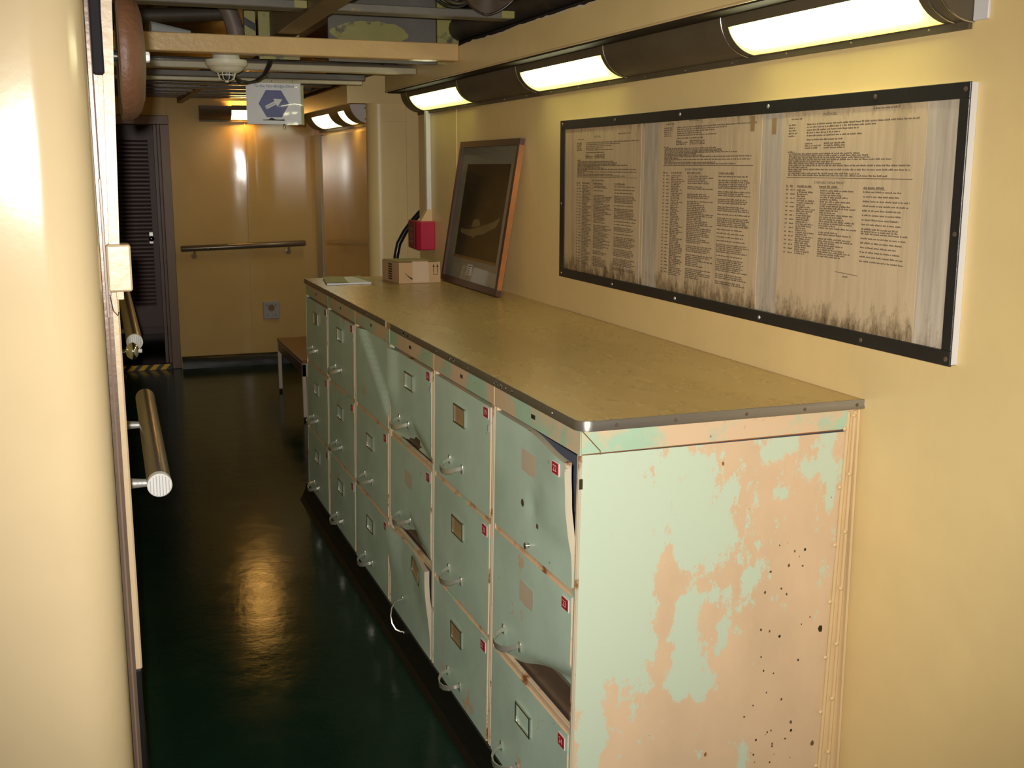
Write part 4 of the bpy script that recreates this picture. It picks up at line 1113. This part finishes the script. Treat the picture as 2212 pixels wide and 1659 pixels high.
for k in range(6):
    a0 = -.040 + k * .0075
    q = [(a0, -.003), (a0 + .005, -.003), (a0 + .005, .003), (a0, .003)]
    at2.add([(hx + a * ca - b_ * sa, SY - .0014, hz_ + .001 + a * sa + b_ * ca) for a, b_ in q], [(0, 1, 2, 3)])
mk('arrow_text', at2, m_greyplate, sg)
mk('sign_text', text_mb('To the Nav-Bridge Deck', .0185, lambda a, b_: (.862 + a * 1.05 + b_ * .25, SY - .0008, 2.0035 + b_)), m_blue, sg)
shp2 = [(-.052, .000), (.052, -.001), (.052, .006), (.030, .004), (.008, .005), (.000, .009), (-.008, .013), (-.016, .011), (-.024, .005), (-.040, .003), (-.052, .003)]
mk('ship_silhouette', MB().add([(.855 + a, SY - .0008, 1.842 + b_) for a, b_ in shp2], [tuple(range(len(shp2)))]), m_ink, sg)
def slv(u, v_): return (SX0 - .003 + (SX1 - SX0 + .016) * u, SY - .004 - .003 * mnoise.noise((u * 3, v_ * 3, 1)), SZ0 - .003 + (SZ1 - SZ0 + .004) * v_)
mk('plastic_sleeve', MB().grid(slv, 12, 10), m_sleeve, sg, 60)
mk('sleeve_edge', MB().box(SX1, SX1 + .013, SY - .002, SY + .0005, SZ0 - .002, SZ1 - .01), m_greenpaper, sg)
mk('hanger_strip', MB().bbox(.792, .985, SY - .006, SY + .012, 2.019, 2.033, .001), m_batten, sg)
for x in (.85, .95): mk('hole', MB().lathe([(.0025, 0), (.002, .0005)], (x, SY - .006, 2.027), (0, -1, 0), 8), m_black, sg)
mk('binder_clip', MB().tube([(.905, SY, 1.826), (.898, SY, 1.806), (.905, SY, 1.800), (.912, SY, 1.806), (.905, SY, 1.826)], .0018, 6), m_black, sg)

dt = thing('smoke_detector', 'ivory cone shaped smoke detector hanging under the cream ceiling beam', 'smoke detector', (.55, 4.9, 2.06))
mk('base', MB().lathe([(.050, .07), (.055, .003), (.084, 0), (.0845, -.016), (.078, -.024), (.074, -.0255), (.062, -.040), (.058, -.043), (.045, -.050), (.040, -.0510)], (.55, 4.9, 2.048), (0, 0, 1), 36), m_detector, dt, 30)
mk('chamber', MB().lathe([(.028, -.051), (.028, -.062), (.022, -.078), (.006, -.082), (.004, -.092)], (.55, 4.9, 2.048), (0, 0, 1), 24), m_black, dt, 30)
mk('ring', MB().lathe([(.036, -.0600), (.037, -.0585), (.0335, -.0565), (.0325, -.0615)], (.55, 4.9, 2.048), (0, 0, 1), 28), m_detector, dt, 30)
for k in range(8):
    a = 2 * math.pi * k / 8 + .2; c_, s_ = math.cos(a), math.sin(a)
    mk('cage_rib', MB().tube([(.55 + .038 * c_, 4.9 + .038 * s_, 1.998), (.55 + .034 * c_, 4.9 + .034 * s_, 1.988), (.55 + .030 * c_, 4.9 + .030 * s_, 1.974), (.55 + .014 * c_, 4.9 + .014 * s_, 1.968)], .002, 6), m_detector, dt)
mk('tip', MB().lathe([(.010, 0), (.008, -.006), (.003, -.010)], (.55, 4.9, 1.968), (0, 0, 1), 12), m_detector, dt, 40)

wr_ = thing('dangling_cable', 'pair of dark cables drooping from the ceiling towards the smoke detector', 'cable', (.72, 5.2, 2.03))
for k in (0, 1):
    e = k * .012
    pts_ = [(.80 + e, 5.25, 2.12), (.782 + e, 5.25, 2.09), (.765 + e, 5.24, 2.055), (.745 + e, 5.22, 2.018), (.705 + e, 5.20, 1.990), (.665 + e, 5.18, 1.978 + .004 * k), (.630 + e, 5.15, 1.978 + .006 * k), (.600, 5.08, 2.000), (.585, 5.0, 2.03)]
    mk('cable', MB().tube(pts_, .006, 8), m_wire, wr_, 60)

# ------------------------------------------------------------------ left side things
gg = thing('alarm_gong', 'rusty red dome shaped alarm gong on a black bracket at upper left', 'alarm gong', (.03, 2.2, 1.81))
gp = [(.100, -.002), (.111, 0.), (.113, .006), (.112, .014), (.106, .026), (.094, .035), (.075, .041), (.04, .0445), (.010, .045)]
mk('dome', MB().lathe([(a * .962, b * .962) for a, b in gp], (.0577, 2.116, 1.8057), (1, 0, 0), 48), m_gong, gg, 50)
mk('spindle', MB().tube([(.0335, 2.116, 1.8055), (.059, 2.116, 1.8055)], .0086, 14), m_black, gg, 60)
mk('nut', MB().lathe([(.009, 0), (.009, .006), (.007, .008)], (.101, 2.116, 1.8057), (1, 0, 0), 6), m_cap, gg)
mk('bracket', MB().bbox(.0142, .0325, 2.046, 2.066, 1.770, 2.16, .003), m_flat, gg)
mk('striker_case', MB().bbox(.0335, .050, 2.13, 2.19, 1.86, 2.0, .003), m_alum, gg)

jb = thing('junction_box', 'cream painted junction box with its conduit on the left door jamb', 'junction box', (.03, 2.09, 1.45))
mk('box', MB().bbox(.0165, .0560, 2.045, 2.104, 1.409, 1.489, .003), m_jamb, jb)
mk('conduit', MB().prism([(.0222, 2.068, 1.489), (.0392, 2.068, 1.489), (.0590, 2.068, 2.15), (.0410, 2.068, 2.15)], (0, .036, 0)), m_jamb, jb)
mk('nipple', MB().bbox(.029, .0415, 2.075, 2.095, 1.392, 1.409, .001), m_jamb, jb)
mk('wire', MB().tube([(.018, 2.065, 1.402), (.022, 2.062, 1.375), (.029, 2.064, 1.366), (.031, 2.066, 1.372)], .0009, 6), m_wire, jb)

dk = thing('door_knob', 'chrome door knob on the left wall beside the end of the farther handrail', 'door knob', (.03, 3.9, 1.02))
mk('stem', MB().lathe([(.022, -.012), (.022, -.006), (.008, -.003), (.008, .036)], (.044, 3.9, 1.02), (1, 0, 0), 18), m_chrome, dk, 40)
mk('ball', MB().lathe([(.006, .028), (.018, .032), (.027, .043), (.029, .052), (.026, .060), (.016, .067), (.006, .070)], (.044, 3.9, 1.02), (1, 0, 0), 24), m_chrome, dk, 60)
mk('key_button', MB().lathe([(.007, .069), (.007, .079), (.005, .080)], (.044, 3.9, 1.02), (1, 0, 0), 12), m_cap, dk, 40)


def wall_rail(label, A, B_, r, brk):
    A, B_ = Vector(A), Vector(B_); d = (B_ - A).normalized()
    t_ = thing('handrail', label, 'handrail', tuple((A + B_) / 2), 'handrails along the left wall')
    mk('rail', MB().tube([A + d * .018, A + d * .02, B_ - d * .01, B_], [r, r, r, r * .9], 24), m_rail, t_, 50)
    # ribbed end cap facing the camera
    cut = d.copy(); cut.z += .18; cut.x -= .10; cut.normalize()
    mk('end_cap', MB().tube([A - d * .002, A, A + d * .019], [r * .93, r * 1.02, r * 1.02], 24), m_cap, t_, 40)
    u = Vector((1, 0, 0)); w_ = u.cross(d).normalized()
    for k in range(-3, 4):
        x = k * r * .25; hh = math.sqrt(max(0, (.9 * r) ** 2 - x * x))
        p = A - d * .0028 + u * x
        mk('cap_rib', MB().add([p + u * .0009 + w_ * hh, p - u * .0009 + w_ * hh, p - u * .0009 - w_ * hh, p + u * .0009 - w_ * hh], [(0, 1, 2, 3)]), m_greyplate, t_)
    for y in brk:
        p = A + d * ((y - A.y) / d.y)
        mk('bracket', MB().tube([(.0188, y, p.z - .012), (.03, y, p.z - .012), (p.x - r * .8, y, p.z - .014), (p.x, y, p.z - r * .9)], [.014, .012, .0085, .010], 14), m_alum, t_, 60)
    return t_


wall_rail('nearer bronze handrail stub with ribbed end cap on the left wall', (.097, 2.45, .950), (.104, 3.27, .986), .0255, (2.52, 3.02))
wall_rail('second bronze handrail farther along the left wall behind the chrome knob', (.111, 4.25, .998), (.113, 5.6, 1.03), .0285, (4.6, 5.3))
